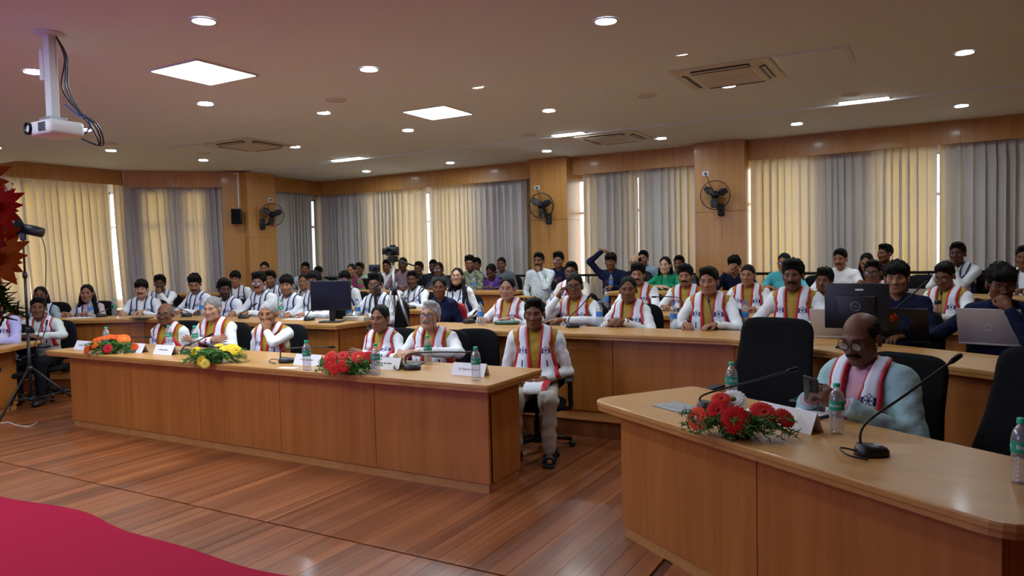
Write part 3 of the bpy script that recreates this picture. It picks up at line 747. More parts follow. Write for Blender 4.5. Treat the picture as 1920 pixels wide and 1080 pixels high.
def add_hair(kind, parent, mat4, color, name='hair'):
    if kind not in HAIRO:
        V, Q, _ = hair_mesh(kind); me = mesh_np('hair', V, Q, 'hair'); HAIRO[kind] = me.data; bpy.data.objects.remove(me)
    o = bpy.data.objects.new(name, HAIRO[kind]); link(o, parent); o.matrix_local = mat4; o.color = lin(color); return o
# ---- hands: wrist at the origin, fingers along +x, back of the hand up (+z), thumb on +y (left hand is mirrored)
def hand_fn(pose):
    curl = {'flat': (10, 14, 10), 'relaxed': (28, 32, 22), 'fist': (78, 92, 55), 'hold': (45, 55, 35), 'point': (75, 90, 50)}[pose]
    caps = []
    for i, (y, x0, ls) in enumerate(((0.028, 0.088, (0.042, 0.026, 0.020)), (0.009, 0.092, (0.046, 0.030, 0.021)), (-0.010, 0.088, (0.043, 0.028, 0.020)), (-0.028, 0.080, (0.034, 0.021, 0.018)))):
        p = np.array([x0, y, 0.0]); a = 0.0; cu = curl if not (pose == 'point' and i == 0) else (4, 6, 4)
        sp = (0.5 - i / 3) * 0.16
        for k in range(3):
            a += R(cu[k]); d = np.array([math.cos(a) * math.cos(sp), math.cos(a) * math.sin(sp), -math.sin(a)]); n_ = p + d * ls[k]
            caps.append((p, n_, 0.0092 - 0.0009 * k, 0.0086 - 0.0010 * k)); p = n_
    th = {'flat': ((0.030, 0.034, -0.004), (0.062, 0.060, -0.010), (0.090, 0.072, -0.014))}.get(pose, ((0.030, 0.032, -0.006), (0.064, 0.046, -0.026), (0.092, 0.040, -0.034)))
    caps += [(np.array(th[0]), np.array(th[1]), 0.013, 0.0105), (np.array(th[1]), np.array(th[2]), 0.0105, 0.0085)]
    def fn(P):
        d = sd_ell(P, (0.052, 0.0, 0.0), (0.052, 0.041, 0.0165)); d = smin(d, sd_cap(P, (-0.05, 0, 0), (0.02, 0, 0), 0.026, 0.024), 0.02)
        d = smin(d, sd_ell(P, (0.036, 0.024, -0.008), (0.032, 0.018, 0.015)), 0.012)
        for a, b, ra, rb in caps: d = smin(d, sd_cap(P, a, b, ra, rb), 0.006)
        return d
    return fn
HANDS = {}
def hand_mesh(pose, h):
    k = (pose, h)
    if k not in HANDS:
        xs, ys, zs = lines(-0.06, 0.20, h), lines(-0.06, 0.09, h), lines(-0.10, 0.04, h)
        V, Q = surf_nets(xs, ys, zs, field(hand_fn(pose), xs, ys, zs)); HANDS[k] = (V, Q)
    return HANDS[k]
def frame(x, up):
    x = np.asarray(x, float); x = x / np.linalg.norm(x); up = np.asarray(up, float); z = up - x * (up @ x)
    if np.linalg.norm(z) < 1e-4: z = np.array([1.0, 0, 0]) - x * x[0]
    z = z / np.linalg.norm(z); y = np.cross(z, x); return np.stack([x, y, z], 1)
# ------------------------------------------------------------------ people
def make_print(name):
    """white stole with the printed navy emblem: a ring of six hexagon outlines, two bars, a dash below"""
    m, nt, b = nodes(name)
    b.inputs['Roughness'].default_value = 0.7; b.inputs['Specular IOR Level'].default_value = 0.2
    uv = N(nt, 'ShaderNodeUVMap', uv_map='UVMap'); sx = N(nt, 'ShaderNodeSeparateXYZ'); L(nt, uv.outputs['UV'], sx.inputs[0])
    def mth(op, a, b_=None, c_=None, clamp=False):
        n = N(nt, 'ShaderNodeMath', operation=op); n.use_clamp = clamp
        for i, q in enumerate((a, b_, c_)):
            if q is None: continue
            if isinstance(q, (int, float)): n.inputs[i].default_value = q
            else: L(nt, q, n.inputs[i])
        return n.outputs[0]
    U, Vv = sx.outputs['X'], mth('SUBTRACT', sx.outputs['Y'], 0.085)
    def dist(cx, cy): return mth('SQRT', mth('ADD', mth('POWER', mth('SUBTRACT', U, cx), 2), mth('POWER', mth('SUBTRACT', Vv, cy), 2)))
    def box(cx, cy, hx, hy): return mth('MULTIPLY', mth('LESS_THAN', mth('ABSOLUTE', mth('SUBTRACT', U, cx)), hx), mth('LESS_THAN', mth('ABSOLUTE', mth('SUBTRACT', Vv, cy)), hy))
    t = None
    for k in range(6):
        a = R(30 + 60 * k); r = mth('LESS_THAN', mth('ABSOLUTE', mth('SUBTRACT', dist(0.0225 * math.cos(a), 0.0225 * math.sin(a)), 0.0108)), 0.0021)
        t = r if t is None else mth('MAXIMUM', t, r)
    for q in (mth('LESS_THAN', dist(0, 0), 0.0085), box(-0.043, 0.004, 0.0095, 0.021), box(0.043, 0.004, 0.0095, 0.021), box(0.004, 0.105, 0.006, 0.028)): t = mth('MAXIMUM', t, q)
    mx = N(nt, 'ShaderNodeMix', data_type='RGBA'); mx.inputs['A'].default_value = lin('e4e8f2'); mx.inputs['B'].default_value = lin('1b2560')
    L(nt, t, mx.inputs['Factor']); L(nt, mx.outputs['Result'], b.inputs['Base Color'])
make_print('stole_print')
def make_pattern(name, base, dots, scale, thr):
    m, nt, b = nodes(name); b.inputs['Roughness'].default_value = 0.8
    tc = N(nt, 'ShaderNodeTexCoord'); vo = N(nt, 'ShaderNodeTexVoronoi'); vo.inputs['Scale'].default_value = scale
    no = N(nt, 'ShaderNodeTexNoise'); no.inputs['Scale'].default_value = scale * 0.4
    lt = N(nt, 'ShaderNodeMath', operation='LESS_THAN'); lt.inputs[1].default_value = thr
    mx = N(nt, 'ShaderNodeMix', data_type='RGBA'); mx.inputs['A'].default_value = lin(base); mx.inputs['B'].default_value = lin(dots)
    L(nt, tc.outputs['Object'], vo.inputs['Vector']); L(nt, vo.outputs['Distance'], lt.inputs[0]); L(nt, lt.outputs[0], mx.inputs['Factor']); L(nt, mx.outputs['Result'], b.inputs['Base Color'])
make_pattern('floral_cloth', 'd3dde0', '4d5f6c', 62, 0.33)
make_pattern('camo_cloth', '8e9478', '4b5138', 22, 0.42)
make_pattern('sari_purple', '5a3a86', '8d6cb4', 30, 0.3)
make_pattern('sari_pink', '6f8a4c', 'a03a6a', 14, 0.45)
# spectacles and moustache templates (head frame)
def _glasses():
    e = MB()
    for s in (-1, 1):
        ring = [(s * 0.032 + 0.025 * math.copysign(abs(math.cos(a)) ** 0.7, math.cos(a)), -0.104 + 0.10 * abs(abs(s * 0.032 + 0.025 * math.cos(a)) - 0.03) ** 1.4, 0.000 + 0.019 * math.copysign(abs(math.sin(a)) ** 0.7, math.sin(a))) for a in np.linspace(0, 2 * math.pi, 19)]
        e.tube(ring, 0.0021, 5, False)
        e.tube([(s * 0.057, -0.101, 0.008), (s * 0.078, -0.06, 0.008), (s * 0.082, 0.015, 0.004)], 0.0020, 5)
    e.tube([(-0.009, -0.106, 0.004), (0, -0.110, 0.006), (0.009, -0.106, 0.004)], 0.002, 5)
    o = e.build('glasses', 'dark_metal', None, True); le = MB()
    for s in (-1, 1):
        le.lathe([(0.0, 0), (0.022, 0.0)], 14, (s * 0.032, -0.1025, 0.0), Matrix.Rotation(R(90), 3, 'X'), caps=False)
    l = le.build('lenses', 'lens_glass'); d = (o.data, l.data); bpy.data.objects.remove(o); bpy.data.objects.remove(l); return d
GLS = _glasses()
def _must():
    e = MB()
    for s in (-1, 1): e.tube(smooth_path([(0, -0.103, -0.046), (s * 0.014, -0.1015, -0.047), (s * 0.028, -0.091, -0.054), (s * 0.036, -0.080, -0.062)], 3), [0.006, 0.0075, 0.008, 0.0082, 0.008, 0.0075, 0.007, 0.006, 0.004, 0.002], 7)
    o = e.build('moustache', 'hair', None, True); d = o.data; bpy.data.objects.remove(o); return d
MUS = _must()
ARMS = {  # elbow, wrist (x for the +x side), hand direction, back-of-hand direction, hand pose; z relative to the shoulder (sh), the desk (dk) or the head (hd)
    'desk':  ((0.265, -0.16, 'sh', -0.20), (0.13, -0.37, 'dk', 0.045), (-0.55, -0.8, -0.05), (0, 0, 1), 'relaxed'),
    'wide':  ((0.31, -0.14, 'sh', -0.20), (0.17, -0.33, 'dk', 0.045), (-0.8, -0.5, 0.0), (0, 0, 1), 'relaxed'),
    'clasp': ((0.26, -0.15, 'sh', -0.20), (0.062, -0.38, 'dk', 0.055), (-0.75, -0.5, 0.05), (0.5, -0.5, 0.7), 'hold'),
    'fold':  ((0.29, -0.15, 'sh', -0.21), (-0.01, -0.36, 'dk', 0.05), (-0.97, -0.1, 0.0), (0, -0.3, 1), 'flat'),
    'lap':   ((0.255, 0.02, 'sh', -0.27), (0.09, -0.20, 'dk', -0.14), (-0.75, -0.5, -0.25), (0, -0.3, 1), 'relaxed'),
    'cross': ((0.26, -0.11, 'sh', -0.17), (-0.10, -0.21, 'sh', -0.105), (-0.9, -0.1, 0.15), (0, -1, 0.2), 'flat'),
    'rest':  ((0.27, 0.03, 'sh', -0.26), (0.27, -0.20, 'sh', -0.30), (-0.1, -1, -0.1), (0, 0, 1), 'relaxed'),
    'cheek': ((0.20, -0.27, 'sh', -0.19), (0.080, -0.150, 'hd', -0.150), (0.02, 0.30, 0.95), (0.75, -0.6, 0.1), 'point'),
    'chin':  ((0.19, -0.27, 'sh', -0.19), (0.070, -0.165, 'hd', -0.155), (-0.45, 0.15, 0.85), (0.5, -0.8, 0.2), 'fist'),
    'mouth': ((0.17, -0.29, 'sh', -0.17), (0.060, -0.180, 'hd', -0.150), (-0.5, 0.25, 0.8), (0.4, -0.9, 0.2), 'fist'),
    'face':  ((0.20, -0.26, 'sh', -0.17), (0.075, -0.165, 'hd', -0.085), (-0.6, 0.2, 0.75), (0.3, -0.9, 0.2), 'flat'),
    'temple': ((0.27, -0.22, 'sh', -0.18), (0.135, -0.10, 'hd', -0.10), (-0.35, 0.30, 0.85), (0.9, -0.3, 0.1), 'hold'),
    'head':  ((0.33, -0.03, 'hd', 0.01), (0.11, -0.03, 'hd', 0.175), (-0.95, 0.05, -0.15), (0.1, 0, 1), 'relaxed'),
    'phone': ((0.27, -0.10, 'sh', -0.24), (0.09, -0.33, 'dk', 0.075), (-0.5, -0.45, 0.45), (0.7, -0.2, -0.2), 'hold'),
    'chair': ((0.30, 0.06, 'sh', -0.20), (0.34, -0.16, 'sh', -0.20), (0, -1, -0.1), (0, 0, 1), 'relaxed'),
    'away':  ((0.36, -0.10, 'sh', -0.16), (0.56, -0.22, 'dk', 0.045), (0.5, -0.8, -0.05), (0, 0, 1), 'relaxed'),
}
SKIN = {'l': 'b88a6e', 'm': '9a6a4e', 'd': '74492f', 'v': '563424'}
PEOPLE = 0
def person(head, floor, label, yaw=0.0, hyaw=0.0, hpitch=0.0, hroll=0.0, skin='m', hair='short', hairc='0d0b09', arms=('desk', 'desk'), top=('kurta', 'f0f2f4'), vest=None,
           stole=None, glasses=None, must=None, beard=0, lip=None, bindi=False, fem=0.0, girth=1.0, lean=-0.06, lod=2, legs='30333a', chair=True, chairlabel=None, desk_z=0.75, size=1.0,
           closed=False, gaze=0.0, jacket=None, group=None, hands=True, stole_low=None, fwd=0.06, sleeve='full', high=False, chair_rz=None, seated=True, wide=1.0, jaw=1.0, hem=None, shoes='1a1a1c', drape=None, extra=None):
    """head: world position of the head's centre; floor: height of the floor under the chair; yaw: turn of the body; hyaw: turn of the head (both 0 = facing -Y)"""
    global PEOPLE
    PEOPLE += 1; sd = PEOPLE * 1.37
    S = size; H = (float(head[2]) - floor) / S
    shz = H - 0.205; hz = 0.52; ysh = 0.03 + lean; hy = ysh - fwd; sw = 0.178 - 0.022 * fem
    g = girth; b_ = 1.0 - 0.10 * fem
    nb = np.array([0, ysh + 0.005, shz + 0.035])
    HR = rotm(hyaw - yaw, hpitch, hroll); HC = np.array([0, hy, H])
    J = {}
    for i, s in enumerate((-1, 1)):
        e, w_, hd, hu, pose = ARMS[arms[i]]
        base = {'sh': shz, 'dk': desk_z / S, 'hd': H}
        E_ = np.array([s * e[0] * (0.5 + 0.5 * g), e[1] + (hy if e[2] == 'hd' else ysh), base[e[2]] + e[3]])
        if arms[i] in ('cheek', 'chin', 'mouth', 'face', 'temple'): E_[2] = max(E_[2], desk_z / S + 0.045)
        if arms[i] == 'fold': E_[2] = max(E_[2], desk_z / S + 0.03)
        W_ = np.array([s * w_[0], w_[1] + (hy if w_[2] == 'hd' else ysh), base[w_[2]] + w_[3]])
        J[s] = (np.array([s * sw * b_, ysh, shz]), E_, W_, np.array([s * hd[0], hd[1], hd[2]]), np.array([s * hu[0], hu[1], hu[2]]), pose)
    def torso(P, e=0.0):
        d = sd_ell(P, (0, ysh * 0.8 + 0.005, shz - 0.11), (0.150 * b_ * g + e, 0.100 * g + e, 0.185 + e))
        d = smin(d, sd_ell(P, (0, ysh * 0.45 - 0.015 * g, (shz * 0.4 + hz * 0.6)), (0.140 * g * b_ + e, 0.108 * g + 0.012 * (g - 1) + e, 0.175 + e)), 0.07)
        d = smin(d, sd_ell(P, (0, 0.03, hz + 0.005), (0.160 * (0.6 + 0.4 * g) + 0.01 * fem + e, 0.115 + e, 0.105 + e)), 0.07)
        d = smin(d, sd_cap(P, (-sw * b_ + 0.025, ysh, shz + 0.005), (sw * b_ - 0.025, ysh, shz + 0.005), 0.052 + e, 0.052 + e), 0.05)
        m = P.copy(); m[:, 0] = np.abs(m[:, 0]); d = smin(d, sd_cap(m, (0.02, ysh + 0.012, shz + 0.060), (sw * b_ - 0.02, ysh, shz + 0.018), 0.042 + e, 0.040 + e), 0.03)
        if fem: d = smin(d, sd_ell(m, (0.065, ysh * 0.8 - 0.085, shz - 0.135), (0.055 + e, 0.050 + e, 0.055 + e)), 0.05)
        return d
    def arm(P, e=0.0, cut=False, half=False):
        d = None
        for s in (-1, 1):
            A_, E_, W_ = J[s][:3]; a = smin(sd_cap(P, A_, E_, 0.050 + e, 0.041 + e), sd_cap(P, E_, W_ if not half else E_ * 0.75 + W_ * 0.25, 0.041 + e, (0.028 if not half else 0.036) + e), 0.02)
            d = a if d is None else np.minimum(d, a)
        return d
    def leg(P, e=0.0, bot=0.075):
        m = P.copy(); m[:, 0] = np.abs(m[:, 0]); k = (0.13, -0.40, 0.485); an = (0.13, -0.36 - 0.03, bot)
        d = smin(sd_cap(m, (0.085, 0.0, hz - 0.02), k, 0.082 + e, 0.060 + e), sd_cap(m, k, an, 0.056 + e, 0.042 + e), 0.05)
        return d
    def foot(P, e=0.0):
        m = P.copy(); m[:, 0] = np.abs(m[:, 0])
        d = sd_cap(m, (0.13, -0.36, 0.045), (0.14, -0.54, 0.030), 0.038 + e, 0.030 + e); return smax(d, -P[:, 2] + 0.004, 0.01)
    hstyle = dict(beard=beard, bindi=bindi, closed=closed, gaze=gaze)
    if lip: hstyle['lip'] = lip
    if hairc[0] in '89abcdef': hstyle['browc'] = (0.55, 0.53, 0.52); hstyle['beardc'] = (1.25, 1.3, 1.35)
    def bodyf(P):
        d = torso(P, -0.012); d = smin(d, arm(P, -0.004), 0.04); d = smin(d, leg(P, -0.01), 0.05); d = smin(d, foot(P, -0.004), 0.03)
        d = smin(d, sd_cap(P, nb - np.array([0, 0, 0.04]), HC + HR @ np.array([0, 0.020, -0.055], F32), 0.055 - 0.008 * fem, 0.049 - 0.007 * fem), 0.03)
        near = ((P - HC.astype(F32)) ** 2).sum(1) < 0.24 ** 2
        q = (P[near] - HC.astype(F32)) @ HR
        d[near] = smin(d[near], sd_head(q, fem, wide, jaw), 0.014)
        return d
    h = {1: 0.0050, 2: 0.0072, 3: 0.0100}[lod]; hc_ = {1: 0.028, 2: 0.032, 3: 0.036}[lod]
    ext = [J[s][k] for s in (-1, 1) for k in (0, 1, 2)]
    xm = max(0.30, max(abs(p[0]) for p in ext) + 0.09); ym = min(-0.62, min(p[1] for p in ext) - 0.09); zm = max(H + 0.16, max(p[2] for p in ext) + 0.08)
    rx = 0.098 if abs(hroll) < 0.2 else 0.12
    xs = lines(-xm, xm, hc_, (-rx, rx, h)); ys = lines(ym, 0.27, hc_, (hy - 0.135, hy + 0.125, h)); zs = lines(-0.02, zm, hc_, (H - 0.165, H + 0.15, h))
    V, Q = surf_nets(xs, ys, zs, field(bodyf, xs, ys, zs))
    col = np.ones((len(V), 3)); nh = ((V - HC) ** 2).sum(1) < 0.19 ** 2; col[nh] = head_col((V[nh] - HC) @ HR.astype(float), hstyle)
    # hands grow out of the wrists
    if hands:
        for s in (-1, 1):
            A_, E_, W_, hd, hu, pose = J[s]; HV, HQ = hand_mesh(pose, 0.0055 if lod == 1 else 0.0072 if lod == 2 else 0.0100)
            fr = frame(hd, hu); HVm = HV * np.array([1, 1, 1]) * (1 - 0.08 * fem)
            if s * np.linalg.det(np.stack([fr[:, 0], fr[:, 1], fr[:, 2]], 1)) != 0 and s == -1: HVm = HVm * np.array([1, -1, 1]); HQm = HQ[:, ::-1]
            else: HQm = HQ
            # thumb towards the body's midline
            G = HVm @ fr.T; HQ2 = HQm
            th = fr[:, 1] * (1 if s == 1 else -1)
            Vh = G + W_
            Q = np.concatenate([Q, HQ2 + len(V)]); V = np.concatenate([V, Vh]); col = np.concatenate([col, np.ones((len(Vh), 3))])
    o = mesh_np('person', V * S, Q, 'skin', col, None, SKIN.get(skin, skin))
    Rz = Matrix.Rotation(yaw, 3, 'Z'); hp = Rz @ Vector((HC * S).tolist())
    o.location = (head[0] - hp.x, head[1] - hp.y, floor); o.rotation_euler = (0, 0, yaw)
    tag(o, label, 'person', group or 'seated audience')
    HM = Matrix.Translation(Vector((HC * S).tolist())) @ (Matrix(HR.astype(float).tolist()) * S).to_4x4()
    HM[3][3] = 1.0
    HMw = HM @ Matrix.Diagonal((wide, 1, 1, 1))
    if hair: add_hair(hair, o, HMw, hairc)
    if must:
        q = bpy.data.objects.new('moustache', MUS); link(q, o); q.matrix_local = HMw; q.color = lin(must)
    if glasses:
        q = bpy.data.objects.new('glasses', GLS[0]); link(q, o); q.matrix_local = HMw; l = bpy.data.objects.new('lenses', GLS[1]); link(l, q)
    # clothes
    hcl = {1: 0.0130, 2: 0.0165, 3: 0.0210}[lod]
    kind, colr = top[0], top[1]; mat = top[2] if len(top) > 2 else 'cloth'
    hem_z = hem if hem is not None else hz - 0.10
    def folds(P):
        x, y, z = P.T; return 0.0032 * np.sin(46 * z + 11 * x + 5 * np.sin(9 * x + sd)) * np.sin(15 * y + 9 * x + sd) + 0.0026 * np.sin(73 * z - 25 * x + sd * 2) * np.sin(27 * x + 18 * y)
    neck_up = {'kurta': 0.030, 'shirt': 0.028, 'sweat': 0.010, 'blouse': 0.0, 'tee': 0.008}[kind]
    def shirt(P, e=0.010):
        fo = folds(P); d = torso(P, e) + fo; d = smin(d, arm(P, e - 0.003, half=(sleeve == 'half')) + fo * 1.2, 0.035)
        if neck_up > 0: d = smin(d, sd_cap(P, nb + np.array([0, 0.004, -0.02]), nb + np.array([0, 0.000, neck_up]), 0.066 - 0.006 * fem, 0.0605 - 0.006 * fem), 0.012)
        d = smax(d, hem_z - P[:, 2], 0.01)
        # open the neck for the throat
        d = smax(d, -sd_cap(P, nb + np.array([0, -0.035, 0.055 + neck_up]), nb + np.array([0, -0.075, 0.010 + neck_up * 0.7]), 0.034, 0.020), 0.008)
        for s in (-1, 1):   # cuffs end cleanly before the hand
            A_, E_, W_ = J[s][:3]; dr = (W_ - E_) / np.linalg.norm(W_ - E_); pl = (P - W_.astype(F32)) @ dr.astype(F32) + 0.004
            nearw = ((P - W_.astype(F32)) ** 2).sum(1) < 0.09 ** 2; d = np.where(nearw, np.maximum(d, pl), d)
        return d
    xs = lines(-xm, xm, hcl); ys = lines(min(p[1] for p in ext) - 0.08, 0.22, hcl); zs = lines(hem_z - 0.03, max(shz + 0.17, zm - 0.03), hcl)
    if sleeve == 'half': pass
    V, Q = surf_nets(xs, ys, zs, field(shirt, xs, ys, zs))
    sh = mesh_np({'kurta': 'kurta', 'shirt': 'shirt', 'sweat': 'sweatshirt', 'blouse': 'blouse', 'tee': 't_shirt'}[kind], V * S, Q, mat, None, o, colr)
    outer = shirt
    if vest:
        def vestf(P):
            d = torso(P, 0.0185) + folds(P) * 0.5
            d = smin(d, sd_cap(P, nb + np.array([0, 0.004, -0.02]), nb + np.array([0, 0.000, 0.022]), 0.071 - 0.006 * fem, 0.0655 - 0.006 * fem), 0.012)
            m = P.copy(); m[:, 0] = np.abs(m[:, 0])
            d = smax(d, -sd_ell(m, (sw * b_ + 0.055, ysh, shz - 0.045), (0.085, 0.10, 0.135)), 0.012)
            d = smax(d, (hz - 0.06) - P[:, 2], 0.01)
            return smax(d, -sd_cap(P, nb + np.array([0, -0.035, 0.072]), nb + np.array([0, -0.082, 0.030]), 0.034, 0.014), 0.006)
        xs = lines(-0.26 * g, 0.26 * g, hcl); ys = lines(-0.26 * g + min(0, lean), 0.22, hcl); zs = lines(hz - 0.09, shz + 0.15, hcl)
        V, Q = surf_nets(xs, ys, zs, field(vestf, xs, ys, zs)); ve = mesh_np('vest', V * S, Q, 'satin', None, o, vest)
        if lod == 1:
            for k in range(3):
                pz = shz - 0.03 - 0.06 * k; py = np.linspace(-0.28, 0.05, 60); pp = np.stack([0 * py, py, 0 * py + pz], 1).astype(F32); q_ = vestf(pp); iy = np.argmax(q_ < 0)
                MB().lathe([(0.0, 0.005), (0.006, 0.004), (0.007, 0.0)], 8, (0, py[iy] * S, pz * S), Matrix.Rotation(R(90), 3, 'X')).build('button', 'satin', ve, True, color='c9a24a')
        outer = lambda P: np.minimum(shirt(P), vestf(P))
    if jacket:
        def jack(P):
            fo = folds(P); d = torso(P, 0.024) + fo * 0.8; d = smin(d, arm(P, 0.020) + fo * 1.5, 0.04)
            x, y, z = P.T; v_ = np.maximum(np.abs(x) - (0.012 + 0.16 * np.maximum(0, z - (shz - 0.30))), y - ysh - 0.02)
            d = smax(d, -v_, 0.008); d = smax(d, hz - 0.12 - z, 0.01)
            for s in (-1, 1):
                A_, E_, W_ = J[s][:3]; dr = (W_ - E_) / np.linalg.norm(W_ - E_); pl = (P - W_.astype(F32)) @ dr.astype(F32) + 0.018
                nearw = ((P - W_.astype(F32)) ** 2).sum(1) < 0.10 ** 2; d = np.where(nearw, np.maximum(d, pl), d)
            return smax(d, -sd_cap(P, nb, nb + np.array([0, 0, 0.1]), 0.072, 0.078), 0.01)
        xs = lines(-xm - 0.02, xm + 0.02, hcl); ys = lines(min(p[1] for p in ext) - 0.09, 0.24, hcl); zs = lines(hz - 0.15, shz + 0.15, hcl)
        V, Q = surf_nets(xs, ys, zs, field(jack, xs, ys, zs)); mesh_np('jacket', V * S, Q, 'cloth', None, o, jacket); prev = outer
        outer = lambda P: np.minimum(prev(P), jack(P))
    # trousers and shoes
    if legs:
        hl = 0.018 if legs and lod == 1 else 0.04
        tr = lambda P: smax(smin(leg(P, 0.012, 0.10) + folds(P) * 1.5, sd_ell(P, (0, 0.03, hz), (0.165, 0.118, 0.10)), 0.06), P[:, 2] - hz - 0.03, 0.01)
        xs = lines(-0.27, 0.27, hl); ys = lines(-0.52, 0.2, hl); zs = lines(0.03, hz + 0.08, hl)
        V, Q = surf_nets(xs, ys, zs, field(tr, xs, ys, zs)); mesh_np('trousers', V * S, Q, 'cloth', None, o, legs)
        if shoes:
            xs = lines(-0.22, 0.22, 0.02); ys = lines(-0.62, -0.28, 0.02); zs = lines(-0.01, 0.13, 0.014)
            V, Q = surf_nets(xs, ys, zs, field(lambda P: smax(foot(P, 0.010), P[:, 2] - 0.075, 0.01), xs, ys, zs))
            for nm, msk in (('shoe', 1), ('shoe', -1)):
                keep = (V[Q][:, :, 0].mean(1) * msk) > 0; q_ = Q[keep]; u_, inv = np.unique(q_, return_inverse=True)
                if len(u_): mesh_np(nm, V[u_] * S, inv.reshape(-1, 4), 'gloss_plastic', None, o, shoes)
    # stole around the neck, its two ends hanging down the chest
    if stole:
        zl = stole_low if stole_low is not None else max(hz + 0.08, desk_z / S - 0.10)
        build_stole(o, outer, ysh, shz, zl, stole, S, g, sd, lod)
    if drape:
        build_stole(o, outer, ysh, shz, hz + 0.10, None, S, g, sd, lod, plain_col=drape)
    if extra: extra(o, HM, J, S)
    if chair:
        put_chair((o.location.x, o.location.y, floor), yaw if chair_rz is None else chair_rz, chairlabel or ('black office chair of the ' + ' '.join(label.split(',')[0].split()[:11])), high, full=(lod < 3)).scale = (1, 1, 0.90)
    return o
def build_stole(o, outer, ysh, shz, zl, colr, S, g, sd, lod, plain_col=None):
    nf = 16 if lod < 3 else 10; nb_ = 8 if lod < 3 else 6; nu = 7
    zz = np.linspace(zl, shz - 0.02, nf); th = np.linspace(12, 128, nb_)
    rows = []
    for z in zz:
        t = (z - zl) / (shz - 0.02 - zl); xi = 0.010 + 0.038 * t; xo = 0.198 + (0.142 - 0.198) * t + 0.012 * math.sin(3 * t + sd)
        rows.append((xi, xo, np.array([0, ysh * 0.7 + 0.01, z]), np.array([0, -1.0, 0])))
    for k, a in enumerate(th):
        t = k / (nb_ - 1); xi = 0.048 - 0.046 * max(0, t - 0.55) / 0.45 + 0.010 * math.sin(math.pi * t); xo = 0.142 - 0.072 * max(0, t - 0.5) / 0.5
        rows.append((xi, xo, np.array([0, ysh + 0.01, shz - 0.02 + 0.02 * t]), np.array([0, -math.cos(R(a)), math.sin(R(a))])))
    nr = len(rows)
    for s in (-1, 1):
        us = np.array([0, 0.09, 0.18, 0.39, 0.61, 0.82, 0.91, 1.0]) if not plain_col else np.linspace(0, 1, 8)
        P0 = np.zeros((nr, 8, 3)); DD = np.zeros((nr, 8, 3))
        for i, (xi, xo, c, d) in enumerate(rows):
            P0[i] = c; P0[i, :, 0] = s * (xi + us * (xo - xi)); DD[i] = d
        ts = np.linspace(0.0, 0.26, 27, dtype=F32); p0 = P0.reshape(-1, 3).astype(F32); dd = DD.reshape(-1, 3).astype(F32)
        allp = (p0[:, None, :] + dd[:, None, :] * ts[None, :, None]).reshape(-1, 3)
        val = outer(allp).reshape(-1, len(ts)) - 0.007
        pos = val > 0; ii = np.where(pos.any(1), pos.argmax(1), len(ts) - 1); ii = np.clip(ii, 1, len(ts) - 1); ar = np.arange(len(ii))
        v0, v1 = val[ar, ii - 1], val[ar, ii]; fr = np.where(v1 - v0 > 1e-6, np.clip(-v0 / np.maximum(v1 - v0, 1e-6), 0, 1), 0)
        tt = (ts[ii - 1] + fr * (ts[1] - ts[0])).reshape(nr, 8)
        for _ in range(2): tt[1:-1] = np.maximum(tt[1:-1], 0.25 * tt[:-2] + 0.5 * tt[1:-1] + 0.25 * tt[2:]); tt[:, 1:-1] = np.maximum(tt[:, 1:-1], 0.25 * tt[:, :-2] + 0.5 * tt[:, 1:-1] + 0.25 * tt[:, 2:])
        wav = 0.006 * np.sin(us * 9 + sd)[None, :] * np.linspace(1, 0.2, nr)[:, None]
        G = P0 + DD * (tt + 0.004 + np.abs(wav))[:, :, None]
        mid = G[:, 4]; seg = np.linalg.norm(np.diff(mid, axis=0), axis=1); arc = np.concatenate([[0], np.cumsum(seg)]); vtop = arc[nf] if nr > nf else arc[-1]
        vv = vtop - arc
        wd = np.linalg.norm(G[:, 7] - G[:, 0], axis=1)
        def strip(c0, c1, name, mat, parent, color=None):
            Q = []; m = c1 - c0 + 1; V = G[:, c0:c1 + 1].reshape(-1, 3)
            for i in range(nr - 1):
                for j in range(m - 1):
                    q = (i * m + j, i * m + j + 1, (i + 1) * m + j + 1, (i + 1) * m + j); Q.append(q if s == 1 else q[::-1])
            Q = np.array(Q); ob = mesh_np(name, V * S, Q, mat, None, parent, color)
            uvl = ob.data.uv_layers.new(name='UVMap'); uu = ((us[c0:c1 + 1][None, :] - 0.5) * (0.172 + 0 * wd)[:, None] * s).reshape(-1); vw = np.repeat(vv, m)
            li = Q.reshape(-1); uvl.data.foreach_set('uv', np.stack([uu[li], vw[li]], 1).astype(F32).ravel())
            so = ob.modifiers.new('thick', 'SOLIDIFY'); so.thickness = 0.004; so.offset = 0
            return ob
        if plain_col:
            strip(0, 7, 'dupatta' , 'cloth', o, plain_col); continue
        par = strip(2, 5, 'stole', 'stole_print', o)
        strip(0, 2, 'stole_border', 'satin', par, colr); strip(5, 7, 'stole_border', 'satin', par, colr)
